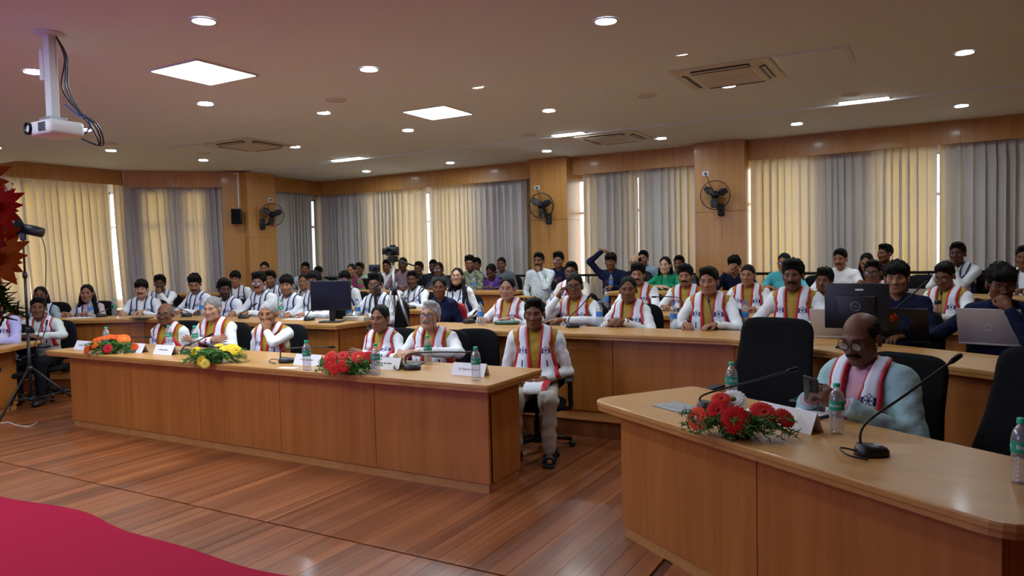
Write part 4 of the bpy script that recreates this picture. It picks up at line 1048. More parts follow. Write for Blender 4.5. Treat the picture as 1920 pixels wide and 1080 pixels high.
# ------------------------------------------------------------------ the audience
ROWS = {2: (1.75, 3.72, 0.92, T1), 3: (3.75, 4.10, 0.86, T1), 4: (5.52, 4.50, 0.84, T2)}
def seat(px, py, row, more=0.0):
    """where the sight line of a head crosses the line of seats of a row; also the turn of the seat"""
    y0, x0, off, fz = ROWS[row]; off += more; c = x0 + off * math.tan(R(16.5)); p = at_y(px, py, y0 + off)
    if abs(p[0]) <= c: return p, 0.0, fz
    s = 1 if p[0] > 0 else -1; d = pix_dir(px, py); n = np.array([s * math.sin(R(33)), math.cos(R(33))]); q = np.array([s * c, y0 + off])
    t = ((q - CAM[:2]) @ n) / (d[:2] @ n); return CAM + d * t, -s * R(33), fz
def pp(px, py, row, label, look=0.0, turn=None, fl=None, more=0.0, **kw):
    if row in ROWS and fl is None: h, yw, fz = seat(px, py, row, more)
    else: h = at_y(px, py, row); yw = 0.0; fz = fl
    if turn is not None: yw = R(turn)
    cy_ = math.atan2(CAM[0] - h[0], -(CAM[1] - h[1]))
    kw.setdefault('lod', 3 if (row == 4 or fz == T2) else 2)
    return person(h, fz, label, yaw=yw, hyaw=cy_ + R(look), **kw)
W = 'eef1f4'; YV = 'a8841a'; RS = 'c41f30'; NS = '1a2458'; NV = '141a36'
yv = dict(top=('kurta', W), vest=YV, stole=RS); nv = dict(top=('kurta', W), stole=NS); ns = dict(top=('sweat', NV))
GREY = '8d8d8d'; LG = 'b9b9ba'
def hc(px, py): return None
# front row
def eyeglass_cord(o, HM, J, S):
    for sx in (-1, 1): MB().tube(smooth_path([HM @ Vector(p) for p in ((sx * 0.060, -0.095, 0.004), (sx * 0.068, -0.088, -0.06), (sx * 0.072, -0.060, -0.13), (sx * 0.06, 0.0, -0.165))], 4), 0.0022, 5).build('eyeglass_cord', 'dark_metal', o, True)
pp(310, 590, 1.16, 'heavy man with glasses and shaved greying head, leftmost yellow vest at the front desk', fl=0.0, look=-22, turn=14, skin='d', hair='bald', hairc='6f6d6a', glasses=1, girth=1.18, arms=('lap', 'lap'), lod=1, wide=1.04, **yv)
pp(398, 580, 1.16, 'grey-haired man in yellow vest with his arms crossed at the front desk', fl=0.0, look=-30, turn=14, hpitch=R(3), skin='l', hair='receding', hairc=GREY, girth=1.05, arms=('cross', 'cross'), lod=1, **yv)
pp(503, 589, 1.16, 'white-haired man resting his cheek on a raised hand at the front desk', fl=0.0, look=-24, turn=12, hpitch=R(4), skin='m', hair='receding', hairc=LG, arms=('lap', 'cheek'), lod=1, **yv)
pp(712, 598, 1.16, 'woman in yellow vest with tied black hair at the front desk', fl=0.0, look=-26, turn=6, skin='85583f', hair='bun', bindi=True, fem=0.9, girth=1.06, arms=('lap', 'cross'), lod=1, size=0.97, **yv)
pp(806, 594, 1.16, 'grey-moustached man with corded glasses and hand on the front desk', fl=0.0, look=-20, turn=10, hpitch=R(-10), skin='l', hair='short', hairc=LG, must='9a9896', glasses=1, girth=1.12, arms=('desk', 'fold'), lod=1, hroll=R(3), extra=eyeglass_cord, **yv)
def stole_lap(o, HM, J, S):
    P = np.zeros((8, 5, 3)); u_ = np.linspace(-1, 1, 5)
    for i, t in enumerate(np.linspace(0, 1, 8)):
        yy = -0.13 - 0.26 * t; zz = 0.60 - 0.03 * t if t < 0.8 else 0.575 - 0.25 * (t - 0.8)
        P[i, :, 0] = 0.045 + u_ * 0.095 - 0.02 * t; P[i, :, 1] = yy; P[i, :, 2] = zz + 0.004 * np.sin(u_ * 4)
    e = MB().grid(P).build('stole_end', 'cloth', o, True, color='e4e8f2'); e.modifiers.new('thick', 'SOLIDIFY').thickness = 0.004
    b = MB().grid(P[:, 3:] + np.array([0, -0.001, 0.004])).build('stole_border', 'satin', e, True, color=RS); b.modifiers.new('thick', 'SOLIDIFY').thickness = 0.004
pp(1002, 590, 1.22, 'man in yellow vest sitting at the open right end of the front desk, sandals visible', fl=0.0, look=-8, turn=22, skin='d', hair='short', arms=('lap', 'lap'), lean=0.0, lod=1, legs='b6b0a6', shoes=None, stole_low=0.60, hem=0.47, extra=stole_lap, jaw=0.96, **yv)
pp(1614, 636, 0.12, 'balding man in pale blue jacket looking down at his phone, nearest the camera', fl=0.0, look=-30, turn=-30, hpitch=R(16), skin='6e4a36', hair='bald', hairc='1a1718', must='17130f', glasses=1, girth=1.22, arms=('phone', 'phone'), top=('shirt', 'd8a8bc'), jacket='a4c8cc', stole=RS, lod=1, wide=1.05, high=True, legs='24262c', size=1.04)
pp(72, 578, 0.72, 'man in white shirt and red-edged stole at the left desk, behind the lamp pole', fl=0.0, look=-6, turn=34, skin='d', hair='short', arms=('fold', 'fold'), lean=-0.10, top=('shirt', 'd2dad4'), stole=RS, girth=1.12, lod=1, legs='121216')
pp(-10, 572, 0.22, 'person in lavender shirt cut off by the left edge of the picture', fl=0.0, look=-10, turn=34, skin='d', arms=('desk', 'desk'), top=('shirt', 'b4aedc'), stole=RS, lod=2)
# second row, left block
pp(76, 555, 2, 'person in pale blue shirt with long hair, partly behind the lamp pole', look=-10, skin='d', hair='long', fem=0.8, arms=('wide', 'wide'), top=('shirt', '9fb2b8'), stole=NS)
pp(163, 551, 2, 'woman in pale pink top with long hair over one shoulder and navy-edged stole', look=-12, skin='m', hair='longfront', fem=1, arms=('wide', 'desk'), top=('kurta', 'c9b7b4'), stole=NS, lip=(0.75, 0.4, 0.4))
pp(265, 543, 2, 'moustached man in white with navy-edged stole, left of the tall man reading', look=-10, skin='l', hair='fringe', must='17130f', arms=('desk', 'desk'), girth=1.05, **nv)
pp(365, 533, 2, 'tall man in white with navy-edged stole looking down at the desk', look=-8, hpitch=R(20), skin='m', hair='big', must='1a1512', beard=0.35, closed=True, arms=('desk', 'desk'), girth=1.12, **nv)
pp(421, 543, 2, 'bearded man in white leaning sideways behind the grey-haired man with crossed arms', look=14, hpitch=R(6), skin='v', hair='big', beard=0.8, arms=('desk', 'lap'), **nv)
pp(485, 531, 2, 'young man with glasses and thin moustache, left of the sitter with the light stubble', look=-18, skin='m', hair='big', glasses=1, must='1a1512', arms=('desk', 'desk'), **nv)
pp(537, 536, 2, 'young man with light stubble and fringe in white with navy-edged stole', look=-14, skin='m', hair='fringe', beard=0.45, arms=('wide', 'wide'), girth=1.05, **nv)
pp(588, 529, 2, 'young man with blue-tinted glasses beside the black monitor', look=-22, hpitch=R(-6), skin='m', hair='fringe', glasses=1, arms=('desk', 'desk'), girth=1.08, **nv)
pp(704, 534, 2, 'bearded man with glasses half hidden by the camera tripod', look=-16, skin='m', hair='big', glasses=1, beard=0.75, arms=('desk', 'desk'), girth=1.15, **nv)
pp(824, 540, 2.85, 'young woman in navy sweatshirt by the aisle, tied hair', fl=T1, look=-8, turn=14, skin='d', hair='tied', fem=1, arms=('lap', 'lap'), lod=2, size=0.97, chair=False, top=('sweat', NV))
# third row, left block
pp(300, 532, 3, 'man with glasses holding his hand to his chin below the tall window gap', look=-8, skin='d', hair='big', glasses=1, beard=0.4, arms=('desk', 'chin'), lod=3, **nv)
pp(441, 524, 3, 'boyish man in white behind the bearded leaning man', look=-14, skin='m', hair='fringe', arms=('lap', 'lap'), lod=3, **nv)
pp(507, 524, 3, 'man with a short beard seated just below the left fan column', look=-16, skin='m', hair='big', beard=0.5, arms=('lap', 'lap'), lod=3, **nv)
pp(569, 529, 3, 'small woman in white with black scarf, mostly hidden behind the tinted glasses', look=-12, skin='m', hair='bun', fem=1, arms=('lap', 'lap'), lod=3, top=('kurta', 'b9bdc2'), stole='16181e')
pp(646, 525, 3, 'young man with glasses and fringe right of the monitor top', look=-14, skin='m', hair='fringe', glasses=1, arms=('lap', 'lap'), lod=3, **nv)
pp(773, 525, 3, 'dark-haired man covering his mouth with his hand, right of the tripod', look=-14, skin='v', hair='short', arms=('mouth', 'desk'), lod=2, **nv)
pp(857, 520, 4.05, 'young woman with glasses and long hair in white, chin raised, by the aisle', fl=T1, look=-12, turn=10, hpitch=R(-12), skin='l', hair='longfront', fem=1, glasses=1, arms=('lap', 'lap'), lod=2, size=0.98, **nv)
# back rows, left block
pp(496, 504, 4, 'man with high forehead peeking over the heads at the left fan column', look=-10, skin='m', hair='receding', arms=('lap', 'lap'), top=('shirt', '8d8f94'))
pp(572, 505, 4, 'man in pale blue shirt propping his head, in front of the narrow gold curtain', look=-8, hroll=R(8), skin='d', hair='short', arms=('chair', 'desk'), top=('shirt', 'b9c7d4'))
pp(597, 512, 7.1, 'man in olive shirt seen from behind the tinted glasses', fl=T2, look=-30, hpitch=R(12), skin='m', hair='short', arms=('lap', 'lap'), top=('shirt', '6f7358'))
pp(659, 508, 4, 'woman in green and pink sari beside the tripod', look=-24, skin='m', hair='bun', fem=1, arms=('lap', 'lap'), top=('blouse', '7d8f56', 'sari_pink'), drape='7a2f55')
pp(674, 505, 7.1, 'man in light green shirt behind the woman in the pink sari', fl=T2, look=-30, skin='d', hair='short', arms=('lap', 'lap'), top=('shirt', '9db8a4'))
pp(725, 500, 6.95, 'man in white shirt directly behind the tripod pole', fl=T2, look=-14, skin='d', hair='short', arms=('lap', 'lap'), top=('shirt', 'e2e6e8'))
pp(755, 496, 4, 'man in mauve shirt with hand on chin right of the tripod camera', look=-14, skin='v', hair='buzz', arms=('chin', 'desk'), top=('shirt', '8d7684'))
pp(785, 504, 6.85, 'man in violet shirt and dark jacket below the bright window gap', fl=T2, look=-20, skin='d', hair='short', glasses=1, arms=('desk', 'desk'), top=('shirt', '4d4a72'), jacket='1d1f28')
pp(822, 506, 4, 'woman with glasses and grey shawl at the back desk', look=-14, skin='d', hair='tied', fem=1, glasses=1, arms=('desk', 'desk'), top=('blouse', '3a3f4a'), drape='4b5260')
pp(812, 500, 7.5, 'man half hidden behind the woman with the grey shawl', fl=T2, look=-14, skin='v', hair='short', arms=('lap', 'lap'), top=('shirt', '2d2f36'))
pp(881, 495, 4, 'bearded man with glasses in olive camouflage jacket', look=-10, skin='m', hair='big', glasses=1, beard=0.85, arms=('desk', 'desk'), top=('shirt', '8e9478', 'camo_cloth'))
pp(893, 497, 7.2, 'man in grey peeking out behind the camouflage jacket', fl=T2, look=-20, skin='d', hair='short', arms=('lap', 'lap'), top=('shirt', 'a7a9aa'))
pp(921, 510, 4, 'woman in purple sari looking down at her phone', look=-28, hpitch=R(24), skin='v', hair='bun', fem=1, closed=True, arms=('desk', 'desk'), top=('blouse', '5a3a86', 'sari_purple'), drape='57357f')
pp(940, 496, 7.2, 'young man with cropped hair behind the woman in the purple sari', fl=T2, look=-14, skin='d', hair='buzz', arms=('lap', 'lap'), top=('shirt', '6b6f78'))
pp(1010, 490, 5.9, 'man in white patterned shirt with hand on chin, in the aisle', fl=T2, look=-16, turn=6, skin='d', hair='short', must='2a2522', arms=('lap', 'chin'), top=('shirt', 'd3dde0', 'floral_cloth'), lod=2, desk_z=0.70, chair=False)
def chest_text(lines_, colr):
    def fn(o, HM, J, S):
        e = None
        for k, (tx, sz, dz) in enumerate(lines_):
            v, f = text_mesh(tx, sz, 0.0006); ysh = J[1][0][1]; shz = J[1][0][2]
            vv = [(x, ysh * 0.8 - 0.117 - 0.008 + 0.55 * x * x - 0.10 * abs(dz + 0.11) ** 1.3, shz - 0.10 + dz + y) for x, y, z in v]
            mk('lettering', vv, f, 'cloth', o, False, colr)
    return fn
pp(1047, 489, 6.75, 'smiling young man in navy sweatshirt with pink letters before the middle fan column', fl=T2, look=-14, turn=8, skin='m', hair='big', glasses=1, beard=0.3, arms=('lap', 'lap'), lod=2, desk_z=0.70, legs='15161a', extra=chest_text([('AIT', 0.085, 0.005), ('HYDERABAD', 0.028, -0.055)], 'c06a7e'), **ns)
# second row, right block
pp(951, 542, 2, 'woman with red lipstick in yellow vest at the left end of the second-row desk', look=-12, skin='a67c66', hair='bun', fem=1, bindi=True, lip=(1.1, 0.12, 0.16), arms=('wide', 'wide'), girth=1.1, **yv)
pp(1077, 537, 2, 'man with glasses holding his hand to his temple in the second row', look=-6, skin='d', hair='receding', glasses=1, arms=('temple', 'fold'), girth=1.1, **yv)
pp(1178, 544, 2, 'woman in yellow vest with clasped hands and wristwatch on the second-row desk', look=-4, skin='d', hair='tied', fem=1, arms=('clasp', 'clasp'), girth=1.1, **yv)
pp(1329, 529, 2, 'man in yellow vest upright behind a microphone, left of the bushy-haired man', look=-12, skin='m', hair='parted', arms=('desk', 'desk'), girth=1.12, **yv)
pp(1487, 518, 2, 'bushy-haired man in yellow vest with folded arms on the second-row desk', look=-10, turn=-8, skin='d', hair='big', must='17130f', beard=0.25, arms=('fold', 'fold'), girth=1.12, **yv)
pp(1681, 523, 2, 'young man in navy sweatshirt with fringe behind the dark laptop', more=0.22, look=-4, turn=-18, skin='m', hair='fringe', arms=('desk', 'desk'), girth=1.05, **ns)
pp(1877, 533, 2, 'young man in navy sweatshirt with glasses and hand near his mouth behind the silver laptop', more=0.22, look=14, turn=-10, hpitch=R(12), skin='d', hair='fringe', glasses=1, arms=('away', 'mouth'), girth=1.1, **ns)
pp(2040, 545, 2, 'person in navy cut off by the right edge of the picture', more=0.22, look=-6, turn=-24, skin='d', hair='short', arms=('desk', 'desk'), **ns)
# third row, right block
pp(1071, 510, 3, 'person with glasses in cream behind the man touching his temple', look=-10, skin='d', hair='short', glasses=1, arms=('desk', 'desk'), top=('kurta', 'cfc8b8'), stole=RS, lod=3)
pp(1196, 516, 3, 'man in yellow vest directly behind the woman with clasped hands', look=-8, skin='m', hair='big', beard=0.2, must='1a1512', arms=('desk', 'desk'), lod=3, **yv)
pp(1285, 519, 3, 'goateed man in yellow vest at the third-row desk, left of the upright man', look=-10, skin='m', hair='big', must='1a1512', beard=0.35, arms=('wide', 'desk'), lod=2, **yv)
pp(1402, 517, 3, 'man with shaved hair in yellow vest, third row, left of the bushy-haired man', look=-12, skin='m', hair='buzz', arms=('desk', 'desk'), lod=2, **yv)
pp(1545, 527, 3, 'smiling man in yellow vest tilting his head, right of the bushy-haired man', look=-14, hroll=R(8), skin='d', hair='big', beard=0.3, arms=('desk', 'desk'), lod=2, **yv)
pp(1636, 512, 3, 'man with glasses and hand at his mouth above the monitor', look=-10, skin='d', hair='short', glasses=1, arms=('mouth', 'desk'), lod=2, **yv)
pp(1771, 518, 3, 'man with glasses in yellow vest looking down, third row near the right edge', look=-22, hpitch=R(18), skin='d', hair='short', glasses=1, closed=True, arms=('desk', 'desk'), lod=2, **yv)
# back rows, right block
pp(1145, 491, 4, 'young man in navy sweatshirt with one arm raised over his head', look=-8, skin='d', hair='fringe', arms=('head', 'desk'), lod=2, extra=chest_text([('AIT', 0.08, 0.0), ('HYDERABAD', 0.026, -0.055)], 'a8566e'), **ns)
pp(1192, 493, 6.8, 'bald man with glasses in black shirt at the back desk', fl=T2, look=-26, skin='l', hair='bald', glasses=1, arms=('desk', 'desk'), girth=1.15, top=('shirt', '1e1f22'))
pp(1206, 485, 7.45, 'man in light blue shirt behind the bald man', fl=T2, look=-14, skin='m', hair='short', beard=0.5, arms=('lap', 'lap'), top=('shirt', '8fa6b8'))
pp(1247, 498, 4, 'woman in green with long hair and folded hands at the back desk', look=-14, skin='c29a84', hair='long', fem=1, lip=(0.9, 0.35, 0.35), arms=('fold', 'fold'), lod=2, top=('blouse', '1f8f68'), drape='178058')
pp(1273, 495, 7.3, 'man behind the woman in green, beside the right fan column', fl=T2, look=-12, skin='d', hair='short', arms=('lap', 'lap'), top=('shirt', '55585f'))
pp(1377, 499, 4, 'young man in navy sweatshirt hiding his face in his hand', look=-12, hpitch=R(14), skin='m', hair='big', arms=('face', 'desk'), lod=2, extra=chest_text([('AIT', 0.075, 0.0)], 'a8566e'), **ns)
pp(1470, 493, 4, 'man in turquoise shirt at the back desk', look=-16, skin='m', hair='receding', glasses=1, arms=('wide', 'wide'), top=('shirt', '58b8c4'))
pp(1575, 486, 4, 'moustached man in plain white shirt at the back desk', look=-16, hpitch=R(6), skin='m', hair='short', must='17130f', closed=True, arms=('wide', 'desk'), lod=2, girth=1.1, top=('shirt', 'eceff1'))
pp(1625, 493, 6.95, 'woman in black with covered black hair at the back', fl=T2, look=-10, hpitch=R(14), skin='m', hair='long', fem=1, arms=('lap', 'lap'), top=('blouse', '15161a'))
pp(1659, 476, 7.6, 'man in dark t-shirt turned sideways, tallest head before the right curtains', fl=T2, look=-42, skin='d', hair='short', arms=('lap', 'lap'), top=('tee', '232427'), size=1.03)
pp(1795, 476, 4, 'man in white holding both hands before his mouth, back row right', look=-14, skin='v', hair='short', arms=('mouth', 'mouth'), lod=2, top=('kurta', 'dde4ea'), stole=NS)
pp(1921, 484, 4, 'person in white with navy-edged stole cut off by the right edge', look=-10, skin='d', hair='short', arms=('desk', 'desk'), top=('kurta', 'e6eaee'), stole=NS)
# ------------------------------------------------------------------ chairs nobody sits on
def free_chair(px, py, Y, fl, turn, label, high=False): p = at_y(px, py, Y); put_chair((p[0], p[1], fl), R(turn), label, high).scale = (1, 1, 0.90) if not high else (1.12, 1, 1.0)
free_chair(877, 650, 1.42, 0.0, 20, 'empty black office chair right of the grey-moustached man')
free_chair(1420, 690, 0.95, 0.0, -14, 'empty high-backed mesh chair left of the man with the phone', True)
free_chair(1893, 760, -0.30, 0.0, -38, 'empty high-backed mesh chair at the right edge of the picture', True)
free_chair(1533, 515, 6.55, T2, -4, 'empty black chair at the back desk left of the man in plain white shirt')
free_chair(1725, 512, 6.45, T2, -14, 'empty black chair at the back desk right of the man in dark t-shirt')
free_chair(1858, 490, 7.2, T2, -10, 'empty black chair behind the man holding hands before his mouth')
free_chair(700, 505, 7.2, T2, 10, 'empty black chair against the curtains behind the tripod')
# ------------------------------------------------------------------ ceiling fixtures
RINGM = MB().lathe([(0.075, 0.0), (0.092, 0.0), (0.092, 0.006), (0.075, 0.010)], 24, (0, 0, -0.011), caps=False)
_dl = [None]
def downlight(x, y, z, label):
    if _dl[0] is None:
        e = empty('ceiling_downlight'); RINGM.build('trim_ring', 'white_plastic', e, True)
        MB().lathe([(0.0, -0.007), (0.074, -0.006)], 24, caps=False).build('lamp', 'lamp_round', e); _dl[0] = e
    else: e = copy_tree(_dl[0])
    e.location = (x, y, z); tag(e, label, 'light', 'round ceiling downlights')
for px, py, z, lb in (
    (382, 38, Z1, 'round downlight above the square light panel, top left of the picture'),
    (63, 134, Z1, 'round downlight behind the projector mount'),
    (1136, 38, Z1, 'round downlight at the top middle of the picture'),
    (692, 129, Z1, 'round downlight between the two square light panels, in the front row'),
    (385, 194, Z1, 'round downlight just below the larger square light panel'),
    (158, 243, Z1, 'round downlight beside the projector body'),
    (1276, 98, Z2, 'round downlight just left above the large cassette air conditioner'),
    (1814, 6, Z2, 'round downlight cut by the top edge of the picture at right'),
    (893, 161, Z2, 'round downlight half cut off by the ceiling step, middle'),
    (607, 211, Z2, 'round downlight half cut off by the ceiling step, left of the small square panel'),
    (208, 282, Z2, 'round downlight above the gold left curtain'),
    (1809, 98, Z2, 'round downlight right of the ceiling hatch'),
    (1366, 160, Z2, 'round downlight right under the large cassette air conditioner'),
    (1029, 207, Z2, 'round downlight right of the smaller square panel'),
    (765, 244, Z2, 'round downlight below left of the smaller square panel'),
    (553, 275, Z2, 'round downlight right of the left cassette air conditioner'),
    (381, 300, Z2, 'round downlight above the left wall bay'),
    (687, 321, Z3, 'round downlight next to the pelmet, leftmost of the back window row'),
    (844, 305, Z3, 'round downlight above the bright gap of the middle window'),
    (1025, 283, Z3, 'round downlight above the middle fan column'),
    (1240, 259, Z3, 'round downlight beside the far cassette air conditioner'),
    (1494, 232, Z3, 'round downlight above the pelmet right of the right fan column'),
    (1803, 198, Z3, 'round downlight above the pelmet at the far right')):
    p = at_z(px, py, z); downlight(p[0], p[1], z, lb)
for x, y, lb in ((3.05, -0.6, 'over the gap between the front desks'), (5.35, 1.0, 'over the high-backed chairs'), (-3.9, -0.5, 'over the desk at the left edge'), (-6.1, 1.3, 'near the left curtain wall'), (0.75, -2.2, 'over the front edge of the carpet'), (3.05, -2.2, 'over the bare floor before the right desk'), (-1.5, -2.2, 'over the carpet behind the projector'), (-3.9, -2.2, 'over the far left of the carpet'), (0.75, -3.9, 'over the middle of the carpet'), (-1.5, -3.9, 'over the carpet before the stage screen'), (0.75, -5.6, 'beside the right edge of the stage screen'), (-1.5, -5.6, 'just above the stage screen')):
    downlight(x, y, Z1 if y < SB else Z2, 'round downlight outside the picture, ' + lb)
def light_panel(x, y, z, label, s=0.60):
    e = empty('square_light_panel', (x, y, z), 0, label, 'light')
    fr = MB()
    for dx, dy, a, b in ((0, s / 2 + 0.008, s + 0.032, 0.016), (0, -s / 2 - 0.008, s + 0.032, 0.016), (s / 2 + 0.008, 0, 0.016, s), (-s / 2 - 0.008, 0, 0.016, s)): fr.box((dx, dy, -0.008), (a, b, 0.016))
    fr.build('frame', 'white_plastic', e); MB().box((0, 0, -0.005), (s, s, 0.006)).build('diffuser', 'lamp_panel', e)
light_panel(-0.41, 0.285, Z1, 'large bright square light panel near the projector')
light_panel(-0.16, 3.43, Z2, 'smaller looking square light panel in the middle of the ceiling')
light_panel(-0.3, -2.9, Z1, 'square light panel over the stage front outside the picture')
for a, b, lb in (((1574, 192), (1665, 183), 'slim bright strip light under the ceiling at right'), ((1042, 255), (1103, 251), 'slim bright strip light left of the far cassette air conditioner'), ((647, 304), (699, 298), 'slim bright strip light above the middle window')):
    p, q = at_z(*a, Z2), at_z(*b, Z2); c = (p + q) / 2; ln = abs(q[0] - p[0]); yy = 5.86
    e = empty('strip_light', (c[0], yy, Z2), 0, lb, 'light', 'slim strip lights')
    MB().box((0, 0, -0.005), (ln + 0.03, 0.16, 0.01)).build('housing', 'white_plastic', e); MB().box((0, 0, -0.012), (ln, 0.13, 0.006)).build('diffuser', 'lamp_strip', e)
def cassette(x, y, z, label):
    e = empty('ceiling_air_conditioner', (x, y, z), 0, label, 'air conditioner', 'cassette air conditioners')
    b = MB().prism([(-0.475, -0.475), (0.475, -0.475), (0.475, 0.475), (-0.475, 0.475)], -0.018, 0).build('panel', 'cream_plastic', e, bevel=0.008)
    v = [(-0.40, -0.40, -0.018), (0.40, -0.40, -0.018), (0.40, 0.40, -0.018), (-0.40, 0.40, -0.018), (-0.30, -0.30, -0.045), (0.30, -0.30, -0.045), (0.30, 0.30, -0.045), (-0.30, 0.30, -0.045)]
    mk('raised_centre', v, [(4, 5, 6, 7)[::-1], (0, 1, 5, 4), (1, 2, 6, 5), (2, 3, 7, 6), (3, 0, 4, 7)], 'cream_plastic', e)
    g = MB().box((0, 0, -0.047), (0.54, 0.54, 0.004)).build('intake_grille', 'wall_paint', e)
    for k in range(9): MB().box((0, -0.24 + k * 0.06, -0.050), (0.52, 0.012, 0.004)).build('grille_slat', 'cream_plastic', g)
    for k in range(4):
        a = k * math.pi / 2; c, s = math.cos(a), math.sin(a); m = Matrix.Rotation(a, 3, 'Z') @ Matrix.Rotation(R(-14), 3, 'X')
        l = MB().box((-s * -0.372, c * -0.372, -0.030), (0.56, 0.055, 0.012), m=m).build('air_slot', 'black_plastic', e)
        MB().box((-s * -0.385, c * -0.385, -0.036), (0.54, 0.022, 0.004), m=m).build('louver_blade', 'cream_plastic', l)
cassette(3.31, 3.60, Z2, 'large cassette air conditioner right of the ceiling middle')
cassette(0.93, 6.50, Z3, 'cassette air conditioner above the curtains between the fan columns')
cassette(-3.86, 3.76, Z2, 'cassette air conditioner at left, beside a ceiling hatch')
for x, y, z, lb in ((4.13, 3.45, Z2, 'square ceiling hatch beside the large air conditioner'), (-4.76, 3.55, Z2, 'square ceiling hatch left of the left air conditioner')):
    e = empty('ceiling_hatch', (x, y, z), 0, lb, 'hatch', 'ceiling hatches'); MB().box((0, 0, -0.006), (0.64, 0.64, 0.012)).build('frame', 'white_plastic', e, bevel=0.003); MB().box((0, 0, -0.013), (0.58, 0.58, 0.006)).build('cover', 'ceiling_paint', e)
for px, py, z, lb in ((1412, 47, Z2, 'round flush ceiling speaker above the large air conditioner'), (630, 187, Z1, 'round flush ceiling speaker left of the smaller square panel'), (992, 252, Z2, 'round flush ceiling speaker left of the middle strip light'), (620, 298, Z2, 'round flush ceiling speaker left of the left strip light'), (205, 268, Z1, 'round flush ceiling speaker above the left curtain downlight'), (381, 286, Z2, 'round flush ceiling speaker next to the left bay downlight'), (1595, 177, Z2, 'round flush ceiling speaker beside the right strip light'), (1213, 179, Z2, 'round flush ceiling speaker in the middle of the ceiling')):
    p = at_z(px, py, z); e = empty('ceiling_speaker', (p[0], p[1], z), 0, lb, 'speaker', 'flush ceiling speakers')
    MB().lathe([(0.105, 0.0), (0.115, 0.0), (0.112, -0.008), (0.103, -0.008)], 24, caps=False).build('rim', 'white_plastic', e, True); MB().lathe([(0.0, -0.005), (0.104, -0.004)], 24, caps=False).build('grille', 'wall_paint', e)
# ---- projector on its ceiling pole
pt = at_z(92, 62, Z1)
e = empty('ceiling_projector', (pt[0], pt[1], Z1), 0, 'white projector hanging from a ceiling pole with loose cables', 'projector')
MB().lathe([(0.10, 0.0), (0.10, -0.012), (0.04, -0.02)], 20).build('ceiling_plate', 'white_plastic', e, True)
MB().box((0, 0, -0.31), (0.075, 0.06, 0.60)).build('mount_pole', 'white_plastic', e, bevel=0.006)
MB().box((-0.06, 0.0, -0.22), (0.05, 0.07, 0.22)).build('junction_box', 'white_plastic', e, bevel=0.004)
MB().box((0, 0, -0.615), (0.14, 0.12, 0.03)).build('mount_bracket', 'silver_metal', e, bevel=0.004)
pb = MB().box((0.015, 0.0, -0.685), (0.32, 0.25, 0.10)).build('projector_body', 'white_plastic', e, True, bevel=0.025)
MB().lathe([(0.045, 0), (0.045, 0.018), (0.036, 0.02), (0.03, 0.0)], 20, (-0.085, -0.122, -0.685), Matrix.Rotation(R(90), 3, 'X')).build('lens', 'screen_black', pb, True)
vg = MB().box((0.085, -0.124, -0.685), (0.09, 0.008, 0.06)).build('vent_grille', 'steel_plate', pb)
for k in range(5): MB().box((0.085, -0.130, -0.710 + k * 0.012), (0.08, 0.005, 0.004)).build('vent_slat', 'dark_metal', pb)
vg.parent = pb
for k, (a, b) in enumerate(((0.05, 0.03), (0.07, 0.06), (0.04, -0.02))):
    MB().tube(smooth_path([(0.03, 0.03, -0.02), (0.05 + a, 0.05, -0.18), (0.04 + b, 0.06, -0.38), (0.10 + a, 0.10, -0.56), (0.20 + b, 0.17, -0.66), (0.17, 0.18 + a, -0.78), (0.05, 0.165, -0.73)], 6), 0.006, 6).build('cable', 'black_plastic', e, True)
MB().tube(smooth_path([(0.05, 0.06, -0.50), (0.14, 0.10, -0.58), (0.20, 0.12, -0.60), (0.12, 0.14, -0.57), (0.18, 0.16, -0.64), (0.10, 0.165, -0.70)], 6), 0.006, 6).build('network_cable', 'gloss_plastic', e, True, color='2b3f9c')
# ---- stage screen on the stage wall, which the audience is watching (behind the camera)
emit('stage_screen', (0.32, 0.38, 1.0), 2.2)
sc_ = MB().box((-1.0, -7.56, 1.85), (4.6, 0.05, 2.4)).build('stage_screen', 'black_plastic'); tag(sc_, 'wide stage screen on the wall behind the camera', 'screen')
MB().box((-1.0, -7.53, 1.85), (4.5, 0.01, 2.3)).build('display', 'stage_screen', sc_)
